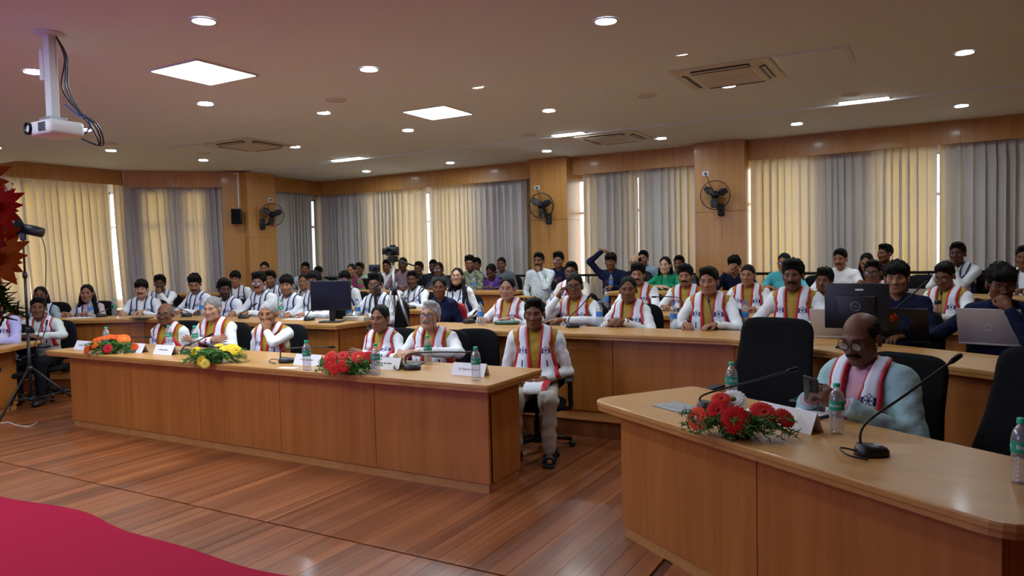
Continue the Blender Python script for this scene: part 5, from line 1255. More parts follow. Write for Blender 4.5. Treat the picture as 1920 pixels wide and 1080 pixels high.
# ---- wall fans with sockets
def wall_fan(c, aim, wall_pt, label, plate, plate_n):
    """c: fan centre; aim: unit vector of the blowing direction; wall_pt: where the bracket meets the column"""
    aim = Vector(aim).normalized(); q = aim.to_track_quat('Z', 'Y').to_matrix()
    e = empty('wall_fan', c, 0, label, 'fan', 'black wall fans')
    rim = MB()
    for r, z in ((0.225, 0.0), (0.225, -0.05)): rim.tube([q @ Vector((r * math.cos(a), r * math.sin(a), z)) for a in np.linspace(0, 2 * math.pi, 33)], 0.006, 6, False)
    rim.build('guard_rim', 'black_plastic', e, True)
    gd = MB()
    for k in range(44):
        a = 2 * math.pi * k / 44; c_, s_ = math.cos(a), math.sin(a)
        gd.tube([q @ Vector((0.04 * c_, 0.04 * s_, 0.055)), q @ Vector((0.15 * c_, 0.15 * s_, 0.045)), q @ Vector((0.225 * c_, 0.225 * s_, 0.0)), q @ Vector((0.225 * c_, 0.225 * s_, -0.05)), q @ Vector((0.15 * c_, 0.15 * s_, -0.09)), q @ Vector((0.05 * c_, 0.05 * s_, -0.095))], 0.0013, 4, False)
    tag(gd.build('guard_wires', 'dark_metal', e, True), kind='stuff')
    MB().lathe([(0.0, 0.060), (0.045, 0.058), (0.048, 0.050)], 20, (0, 0, 0), q, caps=False).build('hub_badge', 'dark_metal', e, True)
    for k in range(3):
        P = np.zeros((7, 5, 3)); a0 = k * 2 * math.pi / 3 + 0.4
        for i, r in enumerate(np.linspace(0.035, 0.20, 7)):
            for j, t in enumerate(np.linspace(-1, 1, 5)):
                wdt = 0.30 + 0.55 * math.sin(math.pi * min(1, i / 6 + 0.15)) * 0.8; a = a0 + t * wdt * 0.75; P[i, j] = q @ Vector((r * math.cos(a), r * math.sin(a), -0.02 + 0.022 * t))
        b = MB().grid(P).build('blade', 'gloss_plastic', e, True, color='3a3a3e'); b.modifiers.new('thick', 'SOLIDIFY').thickness = 0.003
    MB().lathe([(0.04, -0.09), (0.065, -0.10), (0.062, -0.17), (0.03, -0.20)], 18, (0, 0, 0), q).build('motor', 'black_plastic', e, True)
    w0 = Vector(wall_pt) - Vector(c); m0 = q @ Vector((0, 0, -0.15))
    MB().tube(smooth_path([m0, m0 * 0.6 + w0 * 0.4 + Vector((0, 0, -0.10)), w0 + aim * 0.04, w0], 5), 0.022, 8).build('bracket', 'black_plastic', e, True)
    MB().box(tuple(w0 + aim * 0.0), (0.10, 0.10, 0.20), math.atan2(aim.y, aim.x)).build('switch_box', 'black_plastic', e, True, bevel=0.02)
    MB().tube([w0 + Vector((0.02, -0.05, -0.08)), w0 + Vector((0.02, -0.05, -0.48))], 0.002, 4).build('pull_cord', 'dark_metal', e)
    s0 = Vector(plate) - Vector(c)
    MB().tube(smooth_path([s0 + Vector(plate_n) * 0.02, s0 * 0.75 + w0 * 0.2 + Vector((0, 0, -0.02)), s0 * 0.4 + w0 * 0.6 + Vector(plate_n) * 0.03, w0 + Vector((0, 0, 0.1))], 4), 0.004, 5).build('power_cord', 'black_plastic', e, True)
    p = MB().box(plate, (0.11 if abs(plate_n[1]) > 0.5 else 0.012, 0.012 if abs(plate_n[1]) > 0.5 else 0.11, 0.08)).build('socket_plate', 'white_plastic', bevel=0.003); tag(p, 'white socket plate above the ' + label.replace('black wall fan', 'wall fan'), 'socket', 'white socket plates')
    pc = Vector(plate) + Vector(plate_n) * 0.012; MB().box(pc, (0.03, 0.03, 0.03)).build('plug', 'black_plastic', p)
c = at_y(1341, 366, 7.62); wall_fan(c, (0.25, -1, -0.12), (c[0] + 0.03, 7.85, c[2] - 0.22), 'black wall fan on the right column', (at_y(1323, 326, 7.86)[0], 7.864, at_y(1323, 326, 7.86)[2]), (0, -1, 0))
c = at_y(1014, 386, 7.62); wall_fan(c, (0.15, -1, -0.12), (c[0] + 0.04, 7.85, c[2] - 0.22), 'black wall fan on the middle column', (at_y(1007, 352, 7.86)[0], 7.864, at_y(1007, 352, 7.86)[2]), (0, -1, 0))
c = at_x(510, 403, -6.18); wall_fan(c, (0.75, -0.75, -0.1), (-6.40, c[1] - 0.05, c[2] - 0.18), 'black wall fan on the left column', (-6.414, at_x(507, 375, -6.41)[1], at_x(507, 375, -6.41)[2]), (1, 0, 0))
# ---- loudspeaker and conduit at the left column
c = at_x(444, 406, -6.52); e = empty('wall_speaker', c, R(42), 'black box loudspeaker on the wood wall left of the left fan', 'speaker')
MB().box((0, 0, 0), (0.19, 0.16, 0.29)).build('cabinet', 'black_plastic', e, True, bevel=0.015); MB().box((0, -0.083, 0.0), (0.165, 0.008, 0.265)).build('grille', 'mesh_black', e, bevel=0.003); MB().box((0, 0.12, 0), (0.05, 0.10, 0.06)).build('bracket', 'black_plastic', e)
p = MB().tube(smooth_path([(c[0] - 0.1, c[1] + 0.05, 3.30), (c[0] + 0.02, c[1] + 0.03, 3.31), (c[0] + 0.03, c[1] + 0.03, 3.24), (c[0] + 0.03, c[1] + 0.03, c[2] + 0.14)], 4), 0.014, 8).build('conduit', 'white_plastic', None, True); tag(p, 'white cable conduit running down to the wall loudspeaker', 'conduit')
# ---- red stage carpet with a rippled edge
nx, ny = 60, 40; P = np.zeros((ny, nx, 3)); xs_ = np.linspace(-4.2, 2.62, nx)
for i in range(ny):
    t = (i / (ny - 1)) ** 1.6
    ed = -1.44 + 0.045 * np.sin(xs_ * 2.2 + 1.0) + 0.02 * np.sin(xs_ * 5.1)
    P[i, :, 0] = xs_; P[i, :, 1] = ed - t * 5.6; P[i, :, 2] = 0.008 + 0.006 * np.maximum(0, np.sin(xs_ * 3.1 + t * 14)) ** 6 + 0.004 * np.maximum(0, np.sin(xs_ * 1.2 - t * 30)) ** 8
o = MB().grid(P).build('carpet', 'carpet_red', None, True); o.modifiers.new('thick', 'SOLIDIFY').thickness = 0.008; o.modifiers['thick'].offset = -1; tag(o, 'crimson carpet on the wooden floor at the lower left', 'carpet')
# ------------------------------------------------------------------ things on the desks
_bt = {}
def bottle_tree(kind):
    e = empty('water_bottle'); g = kind == 'green'
    prof = [(0.020, 0.0), (0.030, 0.002), (0.0325, 0.010)]
    for k in range(6): prof += [(0.0325, 0.016 + k * 0.016), (0.0300, 0.022 + k * 0.016), (0.0325, 0.028 + k * 0.016)]
    prof += [(0.0325, 0.150), (0.0315, 0.165), (0.026, 0.185), (0.016, 0.200), (0.0135, 0.205), (0.0135, 0.212)]
    MB().lathe(prof, 18, caps=True).build('body', 'bottle_clear', e, True)
    c = MB().lathe([(0.0, 0.229), (0.014, 0.228), (0.0155, 0.224), (0.0155, 0.211)], 16, caps=False).build('cap', 'green_cap' if g else 'blue_cap', e, True)
    z0, z1 = (0.110, 0.150) if g else (0.085, 0.130)
    lb = MB().lathe([(0.0330, z0), (0.0332, z0 + 0.001), (0.0332, z1 - 0.001), (0.0330, z1)], 20, caps=False).build('label', 'green_label' if g else 'blue_label', e, True)
    if g:
        v, f = text_mesh('Bisleri', 0.021, 0.0)
        for t0 in (-1.9, 0.25, 2.3): mk('lettering', [(0.0337 * math.cos(x / 0.0337 + t0), 0.0337 * math.sin(x / 0.0337 + t0), 0.131 + y) for x, y, z in v], f, 'ink_white', lb)
    return e
def bottle(px, py, z, kind, label, lie=False):
    if kind not in _bt: _bt[kind] = bottle_tree(kind); e = _bt[kind]
    else: e = copy_tree(_bt[kind])
    p = at_z(px, py, z); e.location = p; e.rotation_euler = (0, 0, random.uniform(0, 6)); tag(e, label, 'bottle', 'plastic water bottles')
    if lie: e.rotation_euler = (0, R(90), R(150)); e.location = (p[0], p[1], z + 0.034)
D1, D2, D4 = 0.75, T1 + 0.75, T2 + 0.75
for a in ((200, 656, D1, 'green', 'green-capped water bottle behind the orange flowers'), (317, 652, D1, 'green', 'green-capped water bottle before the heavy man with glasses'), (366, 654, D1, 'green', 'green-capped water bottle left of the yellow flowers'),
          (576, 694, D1, 'green', 'green-capped water bottle left of the red flowers on the long front desk'), (705, 703, D1, 'green', 'green-capped water bottle right of the red flowers on the long front desk'), (803, 683, D1, 'green', 'green-capped water bottle before the grey-moustached man'),
          (893, 713, D1, 'green', 'green-capped water bottle at the right end of the long front desk'), (1372, 757, D1, 'green', 'green-capped water bottle behind the red and white flowers'), (1569, 813, D1, 'green', 'green-capped water bottle before the man with the phone'),
          (1915, 906, D1, 'green', 'green-capped water bottle cut by the right edge of the picture'),
          (902, 609, D2, 'blue', 'blue-capped water bottle left of the green purse'), (1124, 610, D2, 'blue', 'blue-capped water bottle left of the clasped hands'), (1263, 615, D2, 'blue', 'blue-capped water bottle left of the upright man'),
          (1397, 612, D2, 'blue', 'blue-capped water bottle left of the folded arms'), (170, 594, D2, 'blue', 'blue-capped water bottle before the woman in pale pink'), (215, 592, D2, 'green', 'green-capped water bottle right of the woman in pale pink'),
          (379, 591, D2, 'blue', 'blue-capped water bottle before the tall man looking down'), (528, 597, D2, 'green', 'green-capped water bottle before the young man with stubble'), (654, 600, D2, 'blue', 'blue-capped water bottle just right of the black monitor'), (671, 597, D2, 'blue', 'blue-capped water bottle right of the monitor, farther from it'),
          (1036, 578, D2, 'blue', 'blue-capped water bottle left of the man touching his temple'), (1137, 577, D2, 'blue', 'blue-capped water bottle on the third-row desk behind the clasped hands'), (1277, 578, D2, 'blue', 'blue-capped water bottle before the goateed man'),
          (1146, 543, D4, 'blue', 'blue-capped water bottle before the raised-arm man'), (889, 546, D4, 'blue', 'blue-capped water bottle before the camouflage jacket'), (1367, 541, D4, 'blue', 'blue-capped water bottle before the man hiding his face'), (1825, 532, D4, 'blue', 'blue-capped water bottle before the man with hands at his mouth')): bottle(*a)
bottle(1407, 583, D2, 'blue', 'water bottle lying on its side on the third-row desk', lie=True)
def mic(px, py, z, d, label, reach=0.30, rise=0.16, wire=False, straight=False):
    """base at a desk point; d: heading of the gooseneck in degrees"""
    p = at_z(px, py, z); e = empty('desk_microphone', p, R(d), label, 'microphone', 'gooseneck microphones')
    ol = superell(0.13, 0.105, 24, 2.6)
    v = [(x, y, 0.0) for x, y in ol] + [(x, y, 0.018 + 0.10 * max(0, x + 0.04) * 0.2) for x, y in ol] + [(x * 0.86, y * 0.84, 0.040 - 0.12 * x) for x, y in ol]
    n = 24; f = [(i, (i + 1) % n, n + (i + 1) % n, n + i) for i in range(n)] + [(n + i, n + (i + 1) % n, 2 * n + (i + 1) % n, 2 * n + i) for i in range(n)] + [tuple(range(2 * n, 3 * n)), tuple(range(n))[::-1]]
    b = mk('base', v, f, 'black_plastic', e, True)
    MB().box((0.030, 0, 0.038), (0.022, 0.030, 0.006)).build('button', 'steel_plate', b, bevel=0.002)
    pts = smooth_path([(-0.045, 0, 0.03), (-0.05, 0, 0.03 + rise * 0.55), (-0.01, 0, 0.03 + rise * 0.9), (reach * 0.45, 0, 0.03 + rise * 1.02), (reach, 0, 0.03 + rise * 1.0)] if reach > 0.2 and not straight else [(-0.045, 0, 0.03), (-0.030, 0, 0.03 + rise * 0.28), (reach * 0.42, 0, 0.03 + rise * 0.62), (reach, 0, 0.03 + rise)], 6)
    MB().tube(pts, 0.0055, 7).build('gooseneck', 'black_plastic', e, True)
    a, b2 = pts[-2], pts[-1]; dr = (b2 - a).normalized(); MB().tube([b2 - dr * 0.005, b2 + dr * 0.01, b2 + dr * 0.05, b2 + dr * 0.058], [0.007, 0.011, 0.011, 0.006], 10).build('mic_head', 'dark_metal', e, True)
    if wire: MB().tube(smooth_path([(-0.06, 0.0, 0.02), (-0.12, 0.02, 0.03), (-0.13, -0.05, 0.02), (-0.07, -0.09, 0.008)], 5), 0.004, 6).build('cable', 'black_plastic', e, True)
    return e
mic(207, 656, D1, 28, 'microphone behind the orange flowers', 0.36, 0.09)
mic(352, 663, D1, 28, 'microphone left of the yellow flowers', 0.20, 0.13, True)
mic(538, 680, D1, 32, 'microphone with cable loop before the empty place on the long front desk', 0.34, 0.09, True)
mic(773, 693, D1, 20, 'microphone before the grey-moustached man', 0.42, 0.10, True)
mic(1330, 768, D1, 24, 'microphone behind the red and white flowers', 0.40, 0.17, False, True)
mic(1634, 853, D1, 36, 'large microphone in front of the man with the phone', 0.34, 0.33, True, True)
mic(1074, 614, D2, 40, 'microphone before the man touching his temple', 0.15, 0.24)
mic(1336, 618, D2, 120, 'microphone before the upright man in yellow vest', 0.10, 0.20)
mic(1655, 640, D2, 30, 'microphone behind the head of the man with the phone', 0.28, 0.36, False, True)
mic(880, 606, D2, 60, 'microphone at the left end of the second-row desk', 0.05, 0.06)
mic(580, 601, D2, 90, 'microphone left of the black monitor', 0.06, 0.14)
mic(457, 597, D2, 30, 'microphone before the young man with glasses', 0.12, 0.12)
mic(350, 594, D2, 200, 'microphone before the tall man looking down', 0.15, 0.10)
mic(190, 594, D2, 60, 'microphone before the woman in pale pink', 0.10, 0.08)
mic(772, 579, D2, 50, 'microphone before the man covering his mouth', 0.14, 0.20)
mic(1272, 584, D2, 190, 'microphone before the goateed man', 0.25, 0.14)
mic(1765, 600, D2, 90, 'microphone behind the dark laptop, near the flask', 0.06, 0.20)
mic(928, 543, D4, 60, 'microphone before the woman in purple sari', 0.05, 0.06)
mic(82, 652, D1, 120, 'microphone at the end of the left desk', 0.06, 0.20)
# ---- tent cards
def card(px, py, z, rz, label, w_=0.27, h_=0.085, text=None):
    p = at_z(px, py, z); e = empty('name_card', p, R(rz), label, 'name card', 'white tent name cards')
    for s in (-1, 1):
        a = MB().add([(-w_ / 2, s * 0.042, 0.0), (w_ / 2, s * 0.042, 0), (w_ / 2, 0, h_), (-w_ / 2, 0, h_)], [(0, 1, 2, 3) if s == -1 else (3, 2, 1, 0)]).build('leaf', 'paper', e)
        so = a.modifiers.new('thick', 'SOLIDIFY'); so.thickness = 0.0015; so.offset = 0
        if text and s == -1:
            q = Matrix.Rotation(math.atan2(h_, 0.042), 3, 'X')
            if text is True:   # print too small to read in the photograph
                mbt = MB(); xx = -0.07
                for wl in (0.012, 0.030, 0.022, 0.040): mbt.box((xx + wl / 2, 0, 0), (wl, 0.008, 0.0004)); xx += wl + 0.008
                v, f = [tuple(p) for p in mbt.v], mbt.f
            else: v, f = text_mesh(text, 0.022, 0.0002)
            mk('lettering', [tuple(q @ Vector((x, y, z + 0.0015)) + Vector((0, -0.021, h_ / 2))) for x, y, z in v], f, 'ink', a)
card(160, 655, D1, 0, 'name card left of the orange flowers', text=True)
card(257, 660, D1, 0, 'name card just right of the orange flowers', text=True)
card(311, 664, D1, 0, 'name card between the orange and yellow flowers', text=True)
card(580, 684, D1, 2, 'name card behind the bottle left of the red flowers', text=True)
card(726, 691, D1, 2, 'name card right of the red flowers', text=True)
card(882, 703, D1, 2, 'name card at the right end of the long front desk', text='Dr Rajnesh Kumar')
card(1478, 800, D1, -33, 'large name card before the man with the phone', 0.33, 0.095)
# ---- flower baskets
def petal_flower(r, n, layers, cup=0.25, wide=1.25, tip=0.45, jit=0.0):
    rj = np.random.default_rng(4)
    mb = MB()
    for k in range(layers):
        rr_ = r * (1 - 0.25 * k); 
        for i in range(n):
            a = 2 * math.pi * (i + 0.5 * k + rj.uniform(-jit, jit)) / n; rr_ = r * (1 - 0.25 * k) * (1 - rj.uniform(0, jit)); c, s = math.cos(a), math.sin(a); wv = rr_ * math.sin(math.pi / n) * wide
            def q(u, t): return (c * u - s * t, s * u + c * t, cup * u * (0.35 + 0.5 * k) + 0.10 * r - 1.1 * max(0, u - 0.6 * rr_) ** 2 / max(r, 1e-6))
            mb.add([q(0.12 * r, -wv * 0.3), q(0.12 * r, wv * 0.3), q(0.65 * rr_, wv), q(0.65 * rr_, -wv), q(rr_, wv * tip), q(rr_, -wv * tip)], [(0, 1, 2, 3), (3, 2, 4, 5)])
    return mb
PET = None
def flower(parent, loc, nrm, r, col, ccol, long=False):
    global PET
    if PET is None:
        o_ = petal_flower(1.0, 18, 3).build('blossom', 'petal', None, True); PET = o_.data; bpy.data.objects.remove(o_)
        c_ = MB().lathe([(0.0, 0.30), (0.12, 0.28), (0.22, 0.20), (0.25, 0.12)], 12, caps=False).build('centre', 'petal', None, True); flower.cd = c_.data; bpy.data.objects.remove(c_)
        l_ = petal_flower(1.0, 13, 3, 0.10, 0.85, 0.08, 0.35).build('blossom', 'petal', None, True); flower.long = l_.data; bpy.data.objects.remove(l_)
    o = bpy.data.objects.new('blossom', flower.long if long else PET); link(o, parent); o.color = lin(col)
    qn = Vector(nrm).normalized().to_track_quat('Z', 'Y'); o.matrix_local = Matrix.Translation(loc) @ qn.to_matrix().to_4x4() @ Matrix.Diagonal((r, r, r, 1))
    c = bpy.data.objects.new('flower_centre', flower.cd); link(c, o); c.color = lin(ccol)
    return o
def foliage(parent, n, ext, seed, cen=(0, 0, 0.05), leafc='3f6b2c'):
    rg = np.random.default_rng(seed); mb = MB()
    for i in range(n):
        a = rg.uniform(0, 2 * math.pi); ln = rg.uniform(0.5, 1.0); el = rg.uniform(-0.40, 0.45)
        tip = Vector((math.cos(a) * ext[0] * ln, math.sin(a) * ext[1] * ln, cen[2] + el * ext[2])); p0 = Vector(cen); mid = (p0 + tip) / 2 + Vector((0, 0, 0.03))
        path = smooth_path([p0, mid, tip], 4); mb.tube(path, 0.0014, 3, False)
        for k, q in enumerate(path[2:]):
            for j in range(5):
                d = Vector((rg.normal(), rg.normal(), rg.normal() * 0.6)).normalized() * rg.uniform(0.015, 0.032); t = d.orthogonal().normalized() * 0.0030
                mb.add([q - t, q + t, q + d + t * 0.4, q + d - t * 0.4], [(0, 1, 2, 3)])
    o = mb.build('foliage', 'leaf', parent, False, color=leafc); o['kind'] = 'stuff'; return o
def basket(px, py, z, rz, label, blooms, ext, seed, leafc='4d7c34'):
    p = at_z(px, py, z); e = empty('flower_basket', p, R(rz), label, 'flowers', 'flower baskets')
    MB().lathe([(0.05, 0.0), (0.07, 0.01), (0.075, 0.05), (0.065, 0.055)], 16).build('pot', 'gloss_plastic', e, True, color='1d3a22')
    foliage(e, 140, (ext[0] * 0.95, ext[1], ext[2]), seed, leafc=leafc)
    for x, y, zz, nx_, ny_, nz_, r, col, cc in blooms: flower(e, (x, y, zz), (nx_, ny_, nz_), r, col, cc)
OR = 'e2571a'; YE = 'e8c21c'; RE = 'd0201c'
basket(207, 662, D1, 26, 'basket of orange gerberas with one dark red bloom, left on the long front desk', [(-0.17, -0.02, 0.07, -0.5, -0.6, 0.5, 0.055, OR, 'c84a12'), (-0.12, 0.0, 0.13, -0.2, -0.4, 1, 0.06, OR, 'c84a12'), (-0.03, 0.02, 0.15, 0, -0.3, 1, 0.06, 'e8641f', 'c84a12'), (0.06, 0.02, 0.15, 0.1, -0.3, 1, 0.055, OR, 'c84a12'), (0.14, 0.0, 0.13, 0.4, -0.5, 0.6, 0.06, 'ea6a22', 'e8a02c'), (-0.10, -0.06, 0.10, -0.3, -0.8, 0.6, 0.055, 'e8641f', 'd8861c'), (0.04, -0.10, 0.055, 0.1, -1, 0.3, 0.045, 'c01c28', '8c1018'), (0.24, 0.0, 0.06, 0.4, -0.8, 0.3, 0.035, OR, 'c84a12'), (-0.18, -0.08, 0.045, -0.5, -0.8, 0.2, 0.045, OR, 'c84a12')], (0.27, 0.13, 0.14), 1)
basket(402, 680, D1, 26, 'basket of yellow flowers on the long front desk', [(-0.15, -0.03, 0.10, -0.2, -0.7, 0.7, 0.05, YE, 'd8a018'), (0.10, 0.0, 0.12, 0.1, -0.4, 1, 0.05, 'f0cc28', 'e0b01c'), (0.16, 0.0, 0.12, 0.3, -0.5, 0.8, 0.055, YE, 'e0b01c'), (0.20, -0.02, 0.10, 0.4, -0.6, 0.6, 0.05, 'f0d030', 'e0b01c'), (0.02, 0.05, 0.14, 0, -0.2, 1, 0.04, YE, 'd8a018'), (-0.06, -0.10, 0.03, -0.1, -1, 0.3, 0.045, 'e8b818', 'b87010'), (-0.02, -0.12, 0.01, 0.1, -1, 0.2, 0.04, 'f0d85a', 'd8a018')], (0.30, 0.14, 0.13), 2)
basket(655, 700, D1, 26, 'basket of red gerberas on the long front desk', [(-0.13, -0.03, 0.13, -0.3, -0.7, 0.7, 0.052, RE, 'b02018'), (-0.11, -0.09, 0.09, -0.2, -1, 0.3, 0.052, RE, 'd86a20'), (-0.04, -0.02, 0.13, 0, -0.6, 0.8, 0.052, 'c81e20', 'b02018'), (-0.07, -0.13, 0.05, -0.1, -1, 0.2, 0.042, 'd42a20', 'b02018'), (-0.01, -0.11, 0.07, 0.1, -0.9, 0.5, 0.05, RE, 'b02018'), (0.08, -0.02, 0.12, 0.1, -0.7, 0.8, 0.06, RE, 'e8a040'), (0.16, 0.0, 0.12, 0.4, -0.5, 0.7, 0.055, 'c01a1c', 'a01818')], (0.26, 0.13, 0.12), 3, '4a8038')
basket(1382, 818, D1, 8, 'basket of red gerberas with one white bloom on the right front desk', [(-0.17, -0.02, 0.075, -0.5, -0.8, 0.3, 0.055, 'd8401f', 'c0a090'), (-0.07, 0.02, 0.16, 0, -0.5, 0.8, 0.045, RE, 'a01818'), (-0.08, -0.03, 0.12, -0.1, -0.9, 0.5, 0.05, 'cc1c1c', 'a01818'), (-0.02, 0.06, 0.15, 0, -0.7, 0.8, 0.06, 'e6e6e2', '6a7a2c'), (0.0, -0.08, 0.09, 0.1, -1, 0.35, 0.064, RE, 'b87a3c'), (0.11, 0.02, 0.11, 0.2, -0.6, 0.8, 0.06, 'cc1c1c', 'a01818'), (0.20, 0.02, 0.09, 0.5, -0.5, 0.6, 0.05, 'd42420', 'a01818'), (-0.12, 0.0, 0.07, -0.2, -0.9, 0.4, 0.035, RE, 'a01818')], (0.27, 0.14, 0.10), 4, '4a7636')
# ---- papers, notebook, phones, plate
def flat(name, px, py, z, rz, w_, d_, h_, mat, label, cat, color=None, bevel=0.0):
    p = at_z(px, py, z); o = MB().box((0, 0, h_ / 2), (w_, d_, h_)).build(name, mat, None, False, bevel, color); o.location = p; o.rotation_euler = (0, 0, R(rz)); return tag(o, label, cat)
o = flat('cable_flap', 1274, 765, D1, -34, 0.26, 0.17, 0.006, 'steel_plate', 'grey metal cable flap set in the right front desk', 'flap', bevel=0.002)
MB().box((0, 0, 0.007), (0.17, 0.085, 0.004)).build('lid', 'steel_plate', o, bevel=0.001)
flat('paper_sheet', 1440, 772, D1, -20, 0.22, 0.18, 0.003, 'paper', 'white sheets of paper behind the large name card', 'paper')
nb_ = flat('notebook', 1512, 778, D1, -28, 0.20, 0.14, 0.012, 'gloss_plastic', 'open notebook with blue cover under the hands holding the phone', 'notebook', '2b4c86', 0.002)
MB().box((0, 0, 0.0135), (0.19, 0.13, 0.003)).build('page', 'paper', nb_)
flat('paper_slip', 540, 690, D1, 8, 0.16, 0.07, 0.002, 'paper', 'small white slip near the front edge of the long desk', 'paper')
flat('folder', 768, 682, D1, 10, 0.24, 0.16, 0.010, 'gloss_plastic', 'dark folder under the hands of the grey-moustached man', 'folder', '3a3436', 0.003)
flat('paper_sheet', 985, 619, D2, 4, 0.20, 0.10, 0.002, 'paper', 'white paper before the woman with red lipstick', 'paper')
flat('paper_sheet', 150, 596, D2, 20, 0.30, 0.20, 0.003, 'paper', 'white papers before the woman in pale pink', 'paper')
flat('paper_sheet', 560, 598, D2, 4, 0.32, 0.20, 0.003, 'paper', 'white papers left of the black monitor', 'paper')
flat('mobile_phone', 1156, 612, D2, 15, 0.15, 0.075, 0.009, 'screen_black', 'black phone lying under the clasped hands', 'phone', None, 0.003)
flat('tablet', 265, 597, D2, 10, 0.24, 0.16, 0.009, 'screen_black', 'dark tablet before the moustached man in white', 'tablet', None, 0.003)
flat('mobile_phone', 1578, 632, D2, -30, 0.16, 0.08, 0.009, 'screen_black', 'black phone beside the white laptop', 'phone', None, 0.003)
pz = at_z(950, 608, D2); pu = empty('purse', pz, R(10), 'dark green clutch purse before the woman with red lipstick', 'purse')
v, f = shell(superell(0.26, 0.13, 24, 4), 0, lambda x, z: 0, 0.035); mk('body', [(x, z, 0.0175 + y) for x, y, z in v], f, 'gloss_plastic', pu, True, '2f5a4e'); MB().box((0, 0.03, 0.037), (0.03, 0.02, 0.006)).build('clasp', 'silver_metal', pu)
# phone in the hands of the man in the jacket
p0 = at_d(1521, 730, 3.875); ph = empty('mobile_phone', p0, R(-24), 'dark smartphone held up by the man in the pale blue jacket', 'phone')
q = Matrix.Rotation(R(28), 3, 'X') @ Matrix.Rotation(R(14), 3, 'Y')
MB().box((0, 0, 0), (0.076, 0.010, 0.155), m=q).build('case', 'gloss_plastic', ph, True, 0.006, '20242e'); MB().box(tuple(q @ Vector((0, -0.006, 0.035))), (0.012, 0.004, 0.05), m=q).build('camera_strip', 'screen_black', ph, True, 0.002); MB().box(tuple(q @ Vector((0, -0.006, -0.005))), (0.016, 0.003, 0.016), m=q).build('sensor', 'dark_metal', ph)
# ---- monitors
def monitor(px, py, z, rz, label, w_, h_, back=False):
    p = at_z(px, py, z); e = empty('monitor', p, R(rz), label, 'monitor')
    MB().box((0, 0, 0.008), (0.24, 0.18, 0.016)).build('foot', 'black_plastic', e, True, 0.006)
    MB().box((0, 0.025, 0.12), (0.06, 0.03, 0.22)).build('neck', 'black_plastic', e, True, 0.006)
    zc = 0.13 + h_ / 2
    c = MB().box((0, 0.0, zc), (w_, 0.028, h_)).build('casing', 'black_plastic', e, True, 0.006)
    MB().box((0, -0.0145, zc + 0.004), (w_ - 0.024, 0.002, h_ - 0.034)).build('screen', 'screen_black', c)
    if back:
        MB().box((0, 0.026, zc - 0.02), (w_ * 0.62, 0.026, h_ * 0.60)).build('rear_housing', 'black_plastic', c, True, 0.012)
        r = MB(); r.tube([(0.030 * math.cos(a), 0.041, zc + 0.0 + 0.030 * math.sin(a)) for a in np.linspace(0, 2 * math.pi, 25)], 0.0022, 5, False); r.build('logo_ring', 'silver_metal', c, True)
        v, f = text_mesh('DELL', 0.020, 0.0006); mk('lettering', [(-x, 0.0405, zc + y) for x, y, zz in v], f, 'silver_metal', c)
        MB().box((-0.02, 0.0145, zc + h_ * 0.36), (0.05, 0.002, 0.012)).build('sticker', 'paper', c)
    return e
monitor(622, 604, D2, 24, 'black monitor facing the stage on the end of the second-row desk', 0.46, 0.33)
m2 = monitor(1606, 652, D2, 176, 'black monitor seen from behind on the right second-row desk', 0.40, 0.31, True)
flat('adapter_box', 668, 601, D2, 2, 0.30, 0.10, 0.045, 'cream_plastic', 'pale flat box beside the black monitor', 'box', None, 0.005)
# ---- laptops, lids seen from behind
plain('laptop_silver', 'b8afa4', 0.5, 0.0); plain('laptop_white', 'c9c5c0', 0.5); plain('laptop_dark', '18191d', 0.4)
def laptop(px, py, z, rz, label, mat, w_=0.34, d_=0.235, open_=108):
    p = at_z(px, py, z); e = empty('laptop', p, R(rz), label, 'laptop', 'open laptops')
    b = MB().box((0, d_ / 2, 0.009), (w_, d_, 0.016)).build('keyboard_deck', mat, e, True, 0.004); MB().box((0, d_ * 0.55, 0.0185), (w_ * 0.88, d_ * 0.5, 0.002)).build('keys', 'black_plastic', b)
    q = Matrix.Rotation(R(open_ - 90), 3, 'X')
    def P_(x, y, zz): return q @ Vector((x, y, zz)) + Vector((0, 0.004, 0.016))
    l = MB().box(tuple(P_(0, 0, d_ / 2)), (w_, 0.008, d_), m=q).build('lid', mat, e, True, 0.003); MB().box(tuple(P_(0, 0.0048, d_ / 2 + 0.004)), (w_ - 0.014, 0.001, d_ - 0.022), m=q).build('screen', 'screen_black', l)
    return e, l, P_
e, l, P_ = laptop(1856, 648, D2, -14, 'silver laptop with round logo before the man with glasses at right', 'laptop_silver', 0.37, 0.25)
r = MB(); r.tube([P_(0.020 * math.cos(a), -0.0042, 0.115 + 0.020 * math.sin(a)) for a in np.linspace(0, 2 * math.pi, 25)], 0.0018, 5, False); r.build('logo_ring', 'white_plastic', l, True)
v, f = text_mesh('hp', 0.030, 0.0004); mk('lettering', [tuple(P_(x, -0.0047, 0.115 + y)) for x, y, zz in v], f, 'white_plastic', l)
e, l, P_ = laptop(1686, 642, D2, -8, 'dark laptop with a fiery orange and blue print on its lid', 'laptop_dark', 0.38, 0.245)
rg = np.random.default_rng(5); mb1, mb2 = MB(), MB()
for k in range(46):
    t = k / 45; a = R(150 - 130 * t) + rg.normal() * 0.1; r0_, r1_ = 0.045, rg.uniform(0.075, 0.105); c = (0.01, 0.125); tgt = mb1 if t < 0.45 else mb2
    dx, dz = math.cos(a), math.sin(a); nx_, nz_ = -dz * 0.008, dx * 0.008; x0, z0 = c[0] + dx * r0_, c[1] + dz * r0_; x1, z1 = c[0] + dx * r1_ + nx_ * 2, c[1] + dz * r1_ * 0.9
    tgt.add([P_(x0 - nx_, -0.0046, z0 - nz_), P_(x0 + nx_, -0.0046, z0 + nz_), P_(x1, -0.0046, z1)], [(0, 1, 2)])
